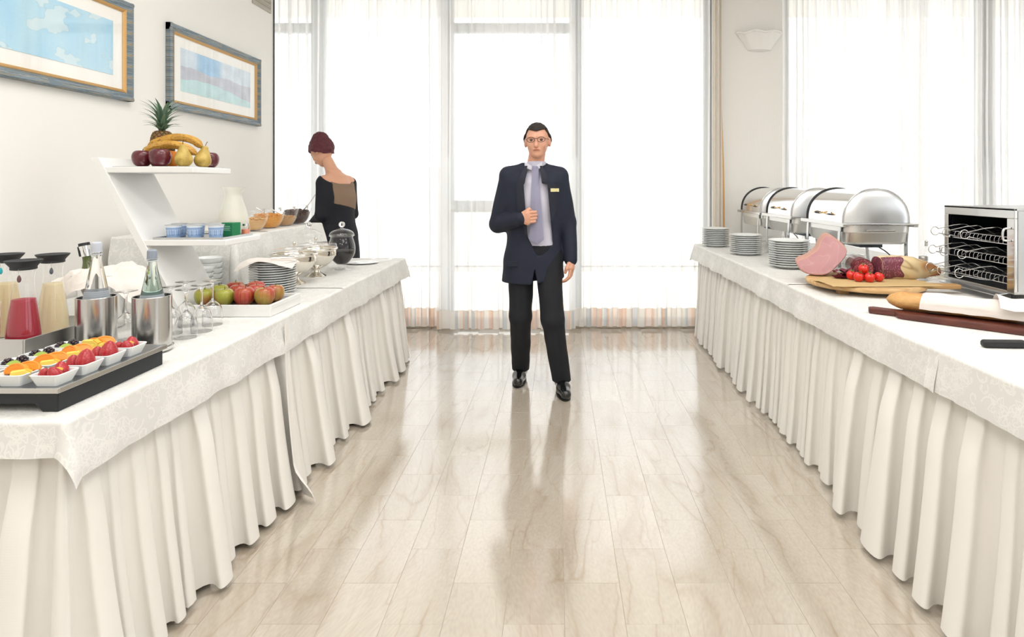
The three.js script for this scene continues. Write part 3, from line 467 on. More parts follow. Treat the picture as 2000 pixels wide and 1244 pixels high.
// --- steel bottle coolers and water bottles ---
{
  const cooler = (label, x, d) => { const t = thing('bottle_cooler', label, 'bottle cooler', [x, TL_, d], 0, 'steel bottle coolers');
    part('outer_wall', lathe([[0.0005, 0.016], [0.0555, 0.016], [0.057, 0.018], [0.057, 0.186], [0.0562, 0.188], [0.0545, 0.188], [0.0535, 0.186], [0.0535, 0.03], [0.0005, 0.028]], 56), M.cooler, t);
    part('base_ring', lathe([[0.0005, 0.002], [0.056, 0.002], [0.061, 0.008], [0.063, 0.018], [0.0615, 0.018], [0.058, 0.010], [0.0005, 0.008]], 56), M.steel, t); return t; };
  cooler('steel bottle cooler behind the fruit dishes, between carafes and the other cooler', -1.548, 1.975);
  cooler('steel bottle cooler beside the upturned wine glasses', -1.372, 1.99);
  const labelTex = canvasTex(256, 128, (g, W, h) => { g.fillStyle = '#e6eaee'; g.fillRect(0, 0, W, h); g.strokeStyle = '#b7c0cb'; g.lineWidth = 2; for (let i = 0; i < 9; i++) { g.beginPath(); g.moveTo(0, 12 + i * 13); g.lineTo(W, 12 + i * 13); g.stroke(); } });
  const bottle = (label, x, d, h, mat, capC) => { const t = thing('water_bottle', label, 'bottle', [x, TL_ + 0.030, d], 0.3, 'water bottles in coolers'), k = h / 0.33;
    const prof = [[0.001, 0.0], [0.038, 0.0], [0.0405, 0.006], [0.0405, 0.11], [0.038, 0.14], [0.028, 0.2], [0.018, 0.255], [0.0138, 0.285], [0.0135, 0.312]].map(([a, b]) => [a, b * k]), closed = [...new THREE.SplineCurve(prof.map(p => new THREE.Vector2(...p))).getPoints(60).map(p => [Math.max(0.0003, p.x), p.y]), [0.0003, 0.3125 * k]];
    part('glass_body', lathe(closed, 40), mat, t);
    part('neck_label', lathe([[0.0405, 0.125 * k], [0.0372, 0.145 * k], [0.0325, 0.175 * k]].map(([a, b]) => [a + 0.0006, b]), 36), phys(0xdfe3e8, 0.8, { map: labelTex, transmission: 0.5, thickness: 0, ...DS }), t);
    const c = part('cap', merge([lathe([[0.0005, 0.335 * k], [0.0125, 0.335 * k], [0.0148, 0.330 * k], [0.0152, 0.305 * k], [0.0135, 0.303 * k]], 30), tr(new THREE.TorusGeometry(0.0152, 0.0016, 6, 30), 0, 0.303 * k, 0, PI / 2)]), std(capC, 0.4), t); part('neck_ring', tr(new THREE.TorusGeometry(0.0145, 0.0022, 8, 30), 0, 0.295 * k, 0, PI / 2), std(0xc8ccd2, 0.4), c);
    return t; };
  bottle('clear water bottle with pale cap in the left cooler', -1.548, 1.975, 0.335, M.bottleGlass, 0xc3c8d2);
  bottle('greenish water bottle with grey cap in the right cooler', -1.372, 1.99, 0.308, M.greenGlass, 0x8f98a6);
}
// --- upturned wine glasses ---
{
  const prof = [[0.036, 0], [0.0372, 0.02], [0.036, 0.05], [0.028, 0.078], [0.012, 0.094], [0.0045, 0.104], [0.0036, 0.13], [0.0042, 0.160], [0.012, 0.172], [0.033, 0.177], [0.0335, 0.1785], [0.012, 0.1795], [0.0005, 0.18]], inner = [[0.0005, 0.098], [0.011, 0.0925], [0.0268, 0.077], [0.0347, 0.05], [0.0359, 0.02], [0.0349, 0.0004]], q = a => new THREE.SplineCurve(a.map(p => new THREE.Vector2(...p))).getPoints(60).map(p => [Math.max(0.0003, p.x), p.y]), g = lathe([...q(inner), ...q(prof)], 40);
  [['nearest upturned wine glass beside the cooler', -1.367, 2.165], ['upturned wine glass second from the cooler in the front row', -1.368, 2.26], ['upturned wine glass in front of the leftmost apple', -1.388, 2.365], ['upturned wine glass just behind the right cooler', -1.462, 2.225], ['upturned wine glass furthest left in the rear of the group', -1.48, 2.34], ['single upturned wine glass seen between the two coolers', -1.562, 2.13]]
    .forEach(([l, x, d]) => solo('wine_glass', g, M.solidGlass, l, 'wine glass', [x, TL_, d], 0, 'upturned wine glasses'));
}
// --- napkin-draped wine bucket and stoppered bottle ---
{
  const t = thing('wine_bucket', 'flared steel wine bucket under a pink-white napkin behind the coolers', 'wine bucket', [-1.80, TL_, 2.33]);
  part('bucket', turned([[0.001, 0.002], [0.066, 0.002], [0.07, 0.02], [0.08, 0.13], [0.097, 0.205], [0.103, 0.212], [0.1, 0.214], [0.094, 0.205], [0.076, 0.13], [0.064, 0.02], [0.001, 0.016]], 44, 60), M.steel, t);
  for (const s of [-1, 1]) part('handle', tr(new THREE.TorusGeometry(0.02, 0.004, 8, 20), s * 0.092, 0.165, 0, 0, 0.2), M.steel, t);
  const nap = grid(46, 46, (u, v) => { const x = (u - 0.5) * 0.42, z = (v - 0.5) * 0.42, q = Math.hypot(x, z), e = Math.max(0, q - 0.095), a = Math.atan2(z, x), f = Math.min(q, 0.095) + e * (0.55 + 0.16 * Math.sin(4 * a + 0.7)); return [Math.cos(a) * f, 0.225 - e * (0.62 + 0.22 * Math.sin(3 * a)) + 0.03 * noise.noise(x * 13, z * 13, 3) + 0.01 * Math.abs(noise.noise(x * 34, z * 34, 7)) + 0.03 * Math.max(0, Math.cos(a)) * smooth(0.05, 0.14, q), Math.sin(a) * f, u * 2, v * 2]; });
  solo('napkin', nap, M.napkin, 'crumpled pink-white napkin draped over the wine bucket', 'napkin', [-1.80, TL_, 2.33], 0.4);
  const b = thing('sparkling_bottle', 'bottle leaning left with a chrome and black stopper behind the carafes', 'bottle', [-1.818, TL_ + 0.022, 2.335]);
  const lean = (g) => tr(g, 0, 0, 0, 0, 0, 0.2);
  part('bottle_body', lean(turned([[0.001, 0], [0.042, 0.002], [0.044, 0.02], [0.044, 0.13], [0.036, 0.18], [0.017, 0.235], [0.0145, 0.27]], 32, 50)), phys(0x7d8a52, 0.1, { transmission: 0.7, thickness: 0, ...DS }), b);
  const st = part('stopper', lean(merge([cyl(0.0165, 0.0165, 0.03, 0, 0.262, 0), cyl(0.017, 0.019, 0.016, 0, 0.288, 0)])), M.chrome, b); part('stopper_cap', lean(merge([cyl(0.0195, 0.0185, 0.012, 0, 0.304, 0), rbox(0.008, 0.04, 0.012, 0.003, -0.019, 0.285, 0.004)])), M.blackPlastic, st);
}
// --- white three-tier stand ---
const SD0 = 2.50, SD1 = 2.79, SDM = (SD0 + SD1) / 2;
{
  const t = thing('tiered_stand', 'white tiered buffet stand with a slanted back and three trays', 'tiered stand', [-1.6, TL_, SDM]), W = SD1 - SD0, X = x => x + 1.6, Y = y => y - TL_;
  const slant = y => -1.61 - (y - TL_) * 0.547;
  const plank = tr(extrude([[X(slant(TL_) - 0.012), 0.001], [X(slant(TL_) + 0.02), 0.001], [X(slant(1.447) + 0.03), Y(1.447)], [X(slant(1.447) - 0.002), Y(1.447)]], W, 0.002), 0, 0, -W / 2);
  part('slanted_back', plank, M.white, t);
  const shelf = (x0, x1, y0, y1, n) => part('shelf', rbox(x1 - x0, y1 - y0, W, 0.003, X((x0 + x1) / 2), Y((y0 + y1) / 2), 0), M.white, t);
  shelf(slant(1.40) + 0.02, -1.55, 1.384, 1.408); shelf(slant(1.09) + 0.02, -1.41, 1.073, 1.097);
  const bx0 = slant(0.8) + 0.02, bx1 = -1.22; part('bottom_tray', merge([rbox(bx1 - bx0, 0.034, W, 0.003, X((bx0 + bx1) / 2), 0.018, 0), rbox(bx1 - bx0, 0.018, 0.012, 0.002, X((bx0 + bx1) / 2), 0.042, W / 2 - 0.006), rbox(bx1 - bx0, 0.018, 0.012, 0.002, X((bx0 + bx1) / 2), 0.042, -W / 2 + 0.006), rbox(0.014, 0.0185, W - 0.003, 0.002, X(bx1 - 0.0055), 0.042, 0)]), M.white, t);
  part('steel_insert', box(bx1 - bx0 - 0.035, 0.003, W - 0.028, X((bx0 + bx1) / 2) - 0.004, 0.0365, 0), std(0xa4a6a8, 0.3, { metalness: 1 }), t);
  solo('yoghurt_tray', merge([rbox(0.30, 0.004, 0.25, 0.001, 0, 0.002, 0), rbox(0.30, 0.008, 0.004, 0.001, 0, 0.006, 0.123), rbox(0.30, 0.008, 0.004, 0.001, 0, 0.006, -0.123), rbox(0.004, 0.0085, 0.246, 0.001, 0.1487, 0.006, 0), rbox(0.004, 0.0085, 0.246, 0.001, -0.1487, 0.006, 0)]), std(0xc6c8c9, 0.28, { metalness: 0.9 }), 'thin grey metal tray under the yoghurt pots', 'tray', [-1.585, 1.097, SDM]);
  solo('fruit_tray', merge([rbox(0.33, 0.004, 0.26, 0.001, 0, 0.002, 0)]), M.steel, 'thin steel tray under the pineapple and bananas', 'tray', [-1.74, 1.408, SDM]);
}
// --- fruit on the top shelf ---
const appleSkin = (a, b, c, seed, amount) => dataTex(256, 128, (u, v) => { const s = clamp(0.5 + 0.9 * tn(u, v, 110, 3, seed) + 0.4 * tn(u, v, 50, 2, seed + 3)), side = clamp(amount + 1.3 * tn(u, v, 3, 2, seed + 6)), k = clamp(side * (0.75 + 0.4 * s)), dot = tn(u, v, 120, 60, seed) > 0.42 ? 0.08 : 0; return [0, 1, 2].map(i => lerp(a[i], lerp(c[i], b[i], s), k) + dot); });
const appleGeo = turned([[0.0005, 0.010], [0.010, 0.004], [0.022, 0.002], [0.034, 0.016], [0.0395, 0.038], [0.036, 0.058], [0.024, 0.069], [0.011, 0.069], [0.004, 0.062], [0.0005, 0.058]], 36, 50);
const stemGeo = tube([[0, 0.056, 0], [0.001, 0.066, 0.001], [0.005, 0.079, 0.002]], 0.0013, 8, 6), stemMat = std(0x5a4026, 0.8);
const darkRed = phys(0xffffff, 0.28, { map: appleSkin([0.36, 0.10, 0.14], [0.42, 0.09, 0.13], [0.26, 0.05, 0.10], 21, 0.6), clearcoat: 0.3, clearcoatRoughness: 0.15 });
const mixApple = [[0.25, 31], [0.62, 35], [0.9, 39], [0.45, 43]].map(([k, s]) => phys(0xf6f2f2, 0.3, { map: appleSkin([0.66, 0.68, 0.26], [0.70, 0.15, 0.16], [0.68, 0.32, 0.20], s, k), clearcoat: 0.3, clearcoatRoughness: 0.15 }));
function apple(label, pos, turn, mat, s, group, tilt = 0) { const a = thing('apple', label, 'apple', pos, turn, group); const b = part('flesh', appleGeo, mat, a, [0, 0, 0], [tilt, 0, 0]); part('stem', stemGeo, stemMat, b); b.scale.setScalar(s); return a; }
{
  const y = 1.4125, G = 'dark red apples on the top shelf';
  apple('dark red apple leftmost on the top shelf, calyx facing out', [-1.812, y, 2.565], 0.4, darkRed, 0.98, G);
  apple('dark red apple second from left on the top shelf', [-1.727, y, 2.555], 1.9, darkRed, 1.08, G);
  apple('dark red apple at the right end of the top shelf, behind the pears', [-1.612, y, 2.725], 3.2, darkRed, 0.98, G);
  solo('orange', bumpy(ball(0.036, 0, 0.036, 0, 36), (a, b, c) => 0.0007 * noise.noise(a * 400, b * 400, c * 400)), std(0xe88a25, 0.45), 'orange half hidden between dark red apple and pear, top shelf', 'orange', [-1.735, y, 2.65]);
  const pearGeo = turned([[0.0005, 0.003], [0.018, 0.001], [0.032, 0.016], [0.0345, 0.034], [0.026, 0.058], [0.0165, 0.078], [0.011, 0.092], [0.0005, 0.097]], 32, 44), pearMat = std(0xffffff, 0.42, { map: dataTex(256, 128, (u, v) => { const d = clamp(0.5 + tn(u, v, 9, 5, 3)) * 0.12, s = tn(u, v, 120, 70, 5) > 0.38 ? 0.16 : 0; return [0.80 - d - s, 0.69 - d - s, 0.37 - d - s * 0.6]; }) });
  const pear = (l, p, turn, tilt) => { const o = thing('pear', l, 'pear', p, turn, 'pears on the top shelf'); const b = part('flesh', pearGeo, pearMat, o, null, [0, 0, tilt]); part('stem', tube([[0, 0.094, 0], [0.001, 0.105, 0], [0.005, 0.117, 0.001]], 0.0014, 8, 6), stemMat, b); };
  pear('yellow pear in front, left of the other pear on the top shelf', [-1.628, y, 2.563], 0, 0.06); pear('yellow pear leaning behind the front pear, top shelf', [-1.602, y, 2.645], 0.5, -0.16);
  // bananas
  const bananaGeo = (() => { const c = new THREE.CatmullRomCurve3([V(-0.115, 0, 0), V(-0.07, 0.026, 0), V(0, 0.042, 0), V(0.07, 0.028, 0), V(0.112, -0.004, 0)]), n = 30, m = 10; return toCreasedNormals(grid(m * 3, n, (u, v) => { const p = c.getPoint(v), tg = c.getTangent(v), nn = V(-tg.y, tg.x, 0), a = u * 2 * PI, k = Math.min(1, 0.25 + 5.5 * v, 0.22 + 6 * (1 - v)), rad = 0.0185 * (0.93 + 0.07 * Math.cos(5 * a)) * Math.sin(Math.min(1, k) * PI / 2); return [p.x + nn.x * rad * Math.cos(a), p.y + nn.y * rad * Math.cos(a), rad * Math.sin(a)]; }), 0.6); })();
  const bananaMat = std(0xffffff, 0.45, { map: dataTex(256, 256, (u, v) => { const s = tn(u, v, 40, 30, 7) > 0.36 ? 0.25 : 0, e = 0, d = clamp(0.5 + tn(u, v, 4, 6, 2)) * 0.08; return [0.82 - d - s * 0.8 - e, 0.64 - d - s - e, 0.27 - d * 0.5 - s * 0.6]; }) });
  const banana = (l, p, turn, roll) => { const o = thing('banana', l, 'banana', p, turn, 'bananas on the top shelf'); const b = part('peel', bananaGeo, bananaMat, o, null, [roll, 0, 0]); part('tip', tr(cyl(0.006, 0.004, 0.012, 0, 0, 0, 10), 0.112, -0.008, 0, 0, 0, -2.6), std(0x4a3a22, 0.8), b); part('stalk', tr(cyl(0.0075, 0.006, 0.02, 0, 0, 0, 10), -0.113, -0.004, 0, 0, 0, 2.1), std(0xb09238, 0.7), b); };
  banana('upper yellow banana resting on the fruit of the top shelf', [-1.735, 1.508, 2.672], 0.12, -0.25); banana('lower yellow banana just behind the pears on the top shelf', [-1.727, 1.472, 2.625], 0.05, 0.35);
  // pineapple
  const p = thing('pineapple', 'whole pineapple with grey-green crown on the top shelf', 'pineapple', [-1.815, y, 2.70]);
  const scaleTex = dataTex(256, 256, (u, v) => { const a = u * 12 + v * 7, b = u * 12 - v * 7, e = Math.max(Math.abs((a % 1 + 1) % 1 - 0.5), Math.abs((b % 1 + 1) % 1 - 0.5)) * 2, k = Math.pow(e, 4); return [0.50 - 0.3 * k + 0.1 * tn(u, v, 30, 30, 2), 0.38 - 0.24 * k, 0.20 - 0.12 * k]; });
  const pb = turned([[0.0005, 0], [0.032, 0.002], [0.044, 0.03], [0.047, 0.075], [0.043, 0.13], [0.03, 0.162], [0.0005, 0.170]], 96, 70);
  { const q = pb.attributes.position, uv = pb.attributes.uv; for (let i = 0; i < q.count; i++) { const u = uv.getX(i), v = q.getY(i) / 0.170; uv.setXY(i, u, v); const a = u * 12 + v * 7, b = u * 12 - v * 7, e = Math.max(Math.abs((a % 1 + 1) % 1 - 0.5), Math.abs((b % 1 + 1) % 1 - 0.5)) * 2, r = Math.hypot(q.getX(i), q.getZ(i)), k = r > 0.004 ? (r + 0.0055 * (1 - Math.pow(e, 3)) - 0.002) / r : 1; q.setX(i, q.getX(i) * k); q.setZ(i, q.getZ(i) * k); } pb.computeVertexNormals(); }
  part('body', pb, std(0xffffff, 0.7, { map: scaleTex }), p);
  const leaf = L => grid(6, 10, (u, v) => { const w = 0.0115 * Math.pow(1 - v, 0.75) * (u - 0.5) * 2, b = v * v; return [w, L * (v - 0.28 * b), L * 0.5 * b - 0.004 * Math.abs(u - 0.5) * 2 * 0 + 0.35 * Math.abs(w)]; });
  const leaves = [0.10, 0.13, 0.155].map(leaf), leafM = [0x6d8a72, 0x7f9a80, 0x5c7a66].map(c => std(c, 0.5, DS)), r = rng(14), crown = new THREE.Group();
  for (let k = 0; k < 46; k++) { const ring = k / 46, m = part('leaf', leaves[Math.min(2, Math.floor(ring * 3.2))], leafM[k % 3], p, [0, 0.166 + 0.04 * ring, 0]); m.rotation.order = 'YXZ'; m.rotation.set(lerp(0.72, 0.0, ring) + rr(-0.1, 0.1, r), k * 2.39996, 0); }
}
// --- yoghurt pots, carton, jar on the middle shelf ---
{
  const potTex = canvasTex(256, 128, (g, W, h) => { g.fillStyle = '#8fabd2'; g.fillRect(0, 0, W, h); g.fillStyle = '#6f93c6'; for (let i = 0; i < 9; i++) g.fillRect(i * 30 + 4, 50, 16, 50); g.strokeStyle = '#d4e0ef'; g.lineWidth = 2; for (let x = 0; x < W; x += 12) { g.beginPath(); g.moveTo(x, 40); g.lineTo(x, 92); g.stroke(); } for (let y = 46; y < 92; y += 12) { g.beginPath(); g.moveTo(0, y); g.lineTo(W, y); g.stroke(); } g.fillStyle = '#e3ebf4'; g.fillRect(0, 0, W, 22); });
  const potM = std(0xffffff, 0.45, { map: potTex }), y = 1.101, G = 'blue yoghurt pots on the middle shelf';
  const proto = thing('yoghurt_pot', 'blue and white yoghurt pot, left of the front row on the middle shelf', 'yoghurt pot', [-1.668, y, 2.555], 0.2, G);
  const cupG = lathe([[0.0005, 0], [0.0235, 0], [0.0255, 0.003], [0.0305, 0.057]], 32); { const q = cupG.attributes.position, uv = cupG.attributes.uv; for (let i = 0; i < q.count; i++) uv.setY(i, q.getY(i) / 0.057); } part('cup', cupG, potM, proto);
  part('rim', tr(new THREE.TorusGeometry(0.0315, 0.0018, 8, 32), 0, 0.0575, 0, PI / 2), std(0xe8ecef, 0.4), proto);
  part('foil_lid', lathe([[0.0005, 0.0595], [0.033, 0.0590], [0.0335, 0.0580]], 32), std(0xb9bcc2, 0.3, { metalness: 0.7 }), proto);
  for (const [l, x, d, a] of [['middle of the front row', -1.577, 2.555, 1], ['right end of the front row', -1.486, 2.558, 2], ['left of the second row', -1.70, 2.645, 0.6], ['middle of the second row', -1.62, 2.645, 1.4], ['right of the second row', -1.54, 2.648, 2.2]]) copyOf(proto, `blue and white yoghurt pot, ${l} on the middle shelf`, [x, y, d], a);
  const cart = thing('milk_carton', 'small green carton at the right of the yoghurt pots', 'carton', [-1.478, y, 2.66], -0.25);
  part('body', rbox(0.062, 0.062, 0.05, 0.003, 0, 0.031, 0), std(0x1c7a4d, 0.4), cart);
  part('print', merge([box(0.036, 0.003, 0.0006, 0, 0.045, 0.0252), box(0.044, 0.002, 0.0006, 0, 0.038, 0.0252), box(0.030, 0.002, 0.0006, 0, 0.033, 0.0252), box(0.040, 0.002, 0.0006, 0, 0.028, 0.0252)]), std(0x9fd0b4, 0.5), cart);
  const jar = thing('jam_jar', 'tiny glass jar with reddish contents beside the green carton', 'jar', [-1.452, y, 2.735]);
  part('glass_body', turned([[0.0005, 0], [0.018, 0.001], [0.020, 0.01], [0.0195, 0.035], [0.015, 0.043]], 28, 30), M.glass, jar); part('contents', cyl(0.0175, 0.017, 0.022, 0, 0.003, 0), std(0xd9866a, 0.5), jar); part('lid', cyl(0.016, 0.016, 0.009, 0, 0.042, 0), M.steel, jar);
}
// --- apples in the bottom tray ---
{
  const y = TL_ + 0.0385, G = 'red and green apples in the bottom tray';
  [['orange-red apple behind a wine glass at the left end', -1.548, 2.575, 0, 0.4], ['green apple with red blush, second of the front row', -1.458, 2.572, 0, 2.2], ['bright red striped apple, third of the front row', -1.370, 2.572, 2, 1.1], ['apple half green half red at the right end of the front row', -1.283, 2.575, 1, 3.4],
   ['yellow-green apple behind the leftmost apple', -1.527, 2.655, 0, 5.0], ['red apple second in the rear row', -1.445, 2.66, 2, 0.2], ['dark red apple third in the rear row', -1.362, 2.66, 2, 2.6], ['red apple at the rear row right end', -1.279, 2.66, 1, 0.9], ['red apple at the back left corner of the pile', -1.50, 2.735, 1, 1.7], ['dark red apple at the very back of the pile', -1.405, 2.738, 2, 4.1]]
    .forEach(([l, x, d, m, a], i) => apple(`${l} in bottom tray`, [x, y, d], a, mixApple[(m + (i === 4 ? 0 : 0)) % 4], rr(0.98, 1.08), G));
}
// --- bowls behind the stand, plate stack with napkin and tongs ---
{
  const bowlGeo = turned([[0.0005, 0.003], [0.03, 0.003], [0.032, 0], [0.036, 0.002], [0.056, 0.02], [0.0655, 0.044], [0.0665, 0.046], [0.0645, 0.046], [0.053, 0.022], [0.034, 0.008], [0.0005, 0.006]], 40, 60);
  let src; const stack = (n, x, d, pitch, s, where) => { for (let k = 0; k < n; k++) { const l = `white china bowl, ${k === n - 1 ? 'topmost' : NTH[n - 1 - k] + ' from the top'} of the ${where} bowl stack behind the stand`; const b = src ? copyOf(src, l, [x, TL_ + k * pitch, d]) : (src = solo('china_bowl', bowlGeo, M.china, l, 'bowl', [x, TL_, d], 0, 'stacked china bowls')); b.scale.setScalar(s); } };
  stack(6, -1.812, 3.05, 0.028, 1, 'right-hand'); stack(6, -1.752, 2.895, 0.0235, 0.8, 'nearer small'); stack(7, -1.985, 3.06, 0.028, 1, 'left rear');
}
const plateGeo = (R, h) => lathe([[0.0005, 0.002], [R * 0.55, 0.002], [R * 0.57, 0], [R * 0.62, 0.001], [R * 0.66, h * 0.28], [R * 0.97, h * 0.9], [R, h], [R * 0.975, h * 1.12], [R * 0.66, h * 0.5], [R * 0.58, h * 0.38], [0.0005, h * 0.36]], 56);
function plateStack(n, x, y, d, R, h, pitch, where, seed) {
  const r = rng(seed), g = plateGeo(R, h); let s;
  for (let k = 0; k < n; k++) { const l = `white dinner plate, ${k === n - 1 ? 'topmost' : k === 0 ? 'bottom one' : NTH[n - 1 - k] + ' from the top'} of the stack ${where}`, p = [x + rr(-0.0012, 0.0012, r), y + k * pitch, d + rr(-0.0012, 0.0012, r)]; s ? copyOf(s, l, p) : (s = solo('dinner_plate', g, M.china, l, 'plate', p, 0, `plates in the stack ${where}`)); }
}
plateStack(13, -1.482, TL_, 3.06, 0.113, 0.019, 0.0122, 'behind the apples', 1);
{
  const top = TL_ + 12 * 0.0122 + 0.022;
  const n = grid(40, 30, (u, v) => { const x = (u - 0.5) * 0.27, z = (v - 0.5) * 0.22, e = Math.max(0, Math.hypot(x, z) - 0.105); return [x, 0.008 - e * 0.55 + 0.005 * noise.noise(x * 18, z * 22, 5) + 0.004 * Math.sin(u * 9 + v * 4), z, u, v]; });
  solo('napkin', n, M.napkin, 'folded pink-white napkin lying on the plate stack behind the apples', 'napkin', [-1.495, top, 3.05], 0.2);
  const tg = thing('serving_tongs', 'ornate silver serving tongs on the napkin-covered plate stack', 'tongs', [-1.41, top + 0.016, 3.03], 0.5);
  for (const s of [-1, 1]) part('arm', tube([[0.045, 0.002, s * 0.006], [0, 0.004, s * 0.014], [-0.06, 0.003, s * 0.018]], 0.0032, 24, 8), M.silver, tg); part('pivot', rbox(0.016, 0.008, 0.02, 0.003, 0.045, 0.002, 0), M.silver, tg);
}
// --- silver tureens, glass jars ---
{
  const tureen = (l, x, d, c) => { const t = thing('silver_tureen', l, 'tureen', [x, TL_, d], 0, 'footed silver tureens');
    part('bowl', turned([[0.02, 0.052], [0.045, 0.056], [0.085, 0.082], [0.116, 0.125], [0.122, 0.16], [0.128, 0.168], [0.124, 0.171], [0.117, 0.16], [0.108, 0.125], [0.08, 0.09], [0.0005, 0.066]], 48, 70), M.silver, t);
    part('foot', turned([[0.0005, 0.001], [0.058, 0.001], [0.06, 0.006], [0.045, 0.016], [0.028, 0.028], [0.024, 0.044], [0.032, 0.056]], 44, 40), M.silver, t);
    part('contents', lathe([[0.0005, 0.14], [0.109, 0.14], [0.1, 0.11]], 40), std(c, 0.7), t);
    const lid = part('lid', turned([[0.124, 0.172], [0.120, 0.195], [0.108, 0.204], [0.06, 0.211], [0.0005, 0.214]], 48, 30), M.glass, t);
    part('lid_rim', tr(new THREE.TorusGeometry(0.1235, 0.0045, 8, 56), 0, 0.174, 0, PI / 2), M.silver, lid); part('knob', merge([cyl(0.006, 0.006, 0.014, 0.0, 0.212, 0, 14), ball(0.010, 0, 0.232, 0, 16)]), M.silver, lid);
    for (const s of [-1, 1]) part('handle', tr(new THREE.TorusGeometry(0.018, 0.004, 8, 20, PI), s * 0.122, 0.15, 0, PI / 2, 0, s > 0 ? -PI / 2 : PI / 2), M.silver, t); return t; };
  tureen('footed silver tureen with flat glass lid nearest the plate stack', -1.497, 3.34, 0xe8dcc2);
  tureen('footed silver tureen with flat glass lid beside the dark jar', -1.49, 3.62, 0xe9e1cf);
  const jar = (l, x, d, level, mat) => { const t = thing('glass_jar', l, 'jar', [x, TL_, d], 0, 'footed glass jars');
    const prof = [[0.058, 0.001], [0.056, 0.006], [0.03, 0.014], [0.022, 0.028], [0.03, 0.04], [0.055, 0.062], [0.08, 0.105], [0.0855, 0.145], [0.08, 0.18], [0.07, 0.215], [0.072, 0.226]];
    part('glass_body', turned(prof, 48, 70), M.glass, t);
    const inn = new THREE.SplineCurve(prof.slice(4).map(p => new THREE.Vector2(...p))).getPoints(50).filter(p => p.y > 0.042 && p.y < level); part('contents', lathe([[0.0005, 0.043], ...inn.map(p => [p.x - 0.004, p.y]), [0.0005, level]], 44), mat, t);
    const lid = part('lid', turned([[0.076, 0.226], [0.078, 0.236], [0.07, 0.252], [0.045, 0.267], [0.012, 0.277], [0.009, 0.284]], 44, 40), M.glass, t);
    part('lid_band', tr(new THREE.TorusGeometry(0.0755, 0.0045, 8, 48), 0, 0.229, 0, PI / 2), M.glass, lid); part('knob', bumpy(ball(0.0195, 0, 0.302, 0, 32), (x, y, z) => 0.001 * Math.sin(Math.atan2(z, x) * 8)), phys(0xffffff, 0.02, { transmission: 1, thickness: 0.02, ior: 1.5 }), lid); return t; };
  jar('footed glass jar half full of dark prunes at the far end of the table', -1.427, 3.885, 0.135, std(0x0d0708, 0.75));
  jar('footed glass jar with pale contents behind the silver tureens', -1.635, 3.86, 0.15, std(0xf0e8da, 0.6));
  const pl = thing('serving_plate', 'oval white serving plate at the far end of the left table', 'plate', [-1.405, TL_, 4.19]); const pg = part('plate', plateGeo(0.125, 0.014), M.china, pl); pg.scale.set(1, 1, 0.75);
  solo('glass_saucer', plateGeo(0.075, 0.02), M.glass, 'cut-glass saucer beside the oval white plate near the pointed cloth corner', 'saucer', [-1.295, TL_, 4.33]);
}
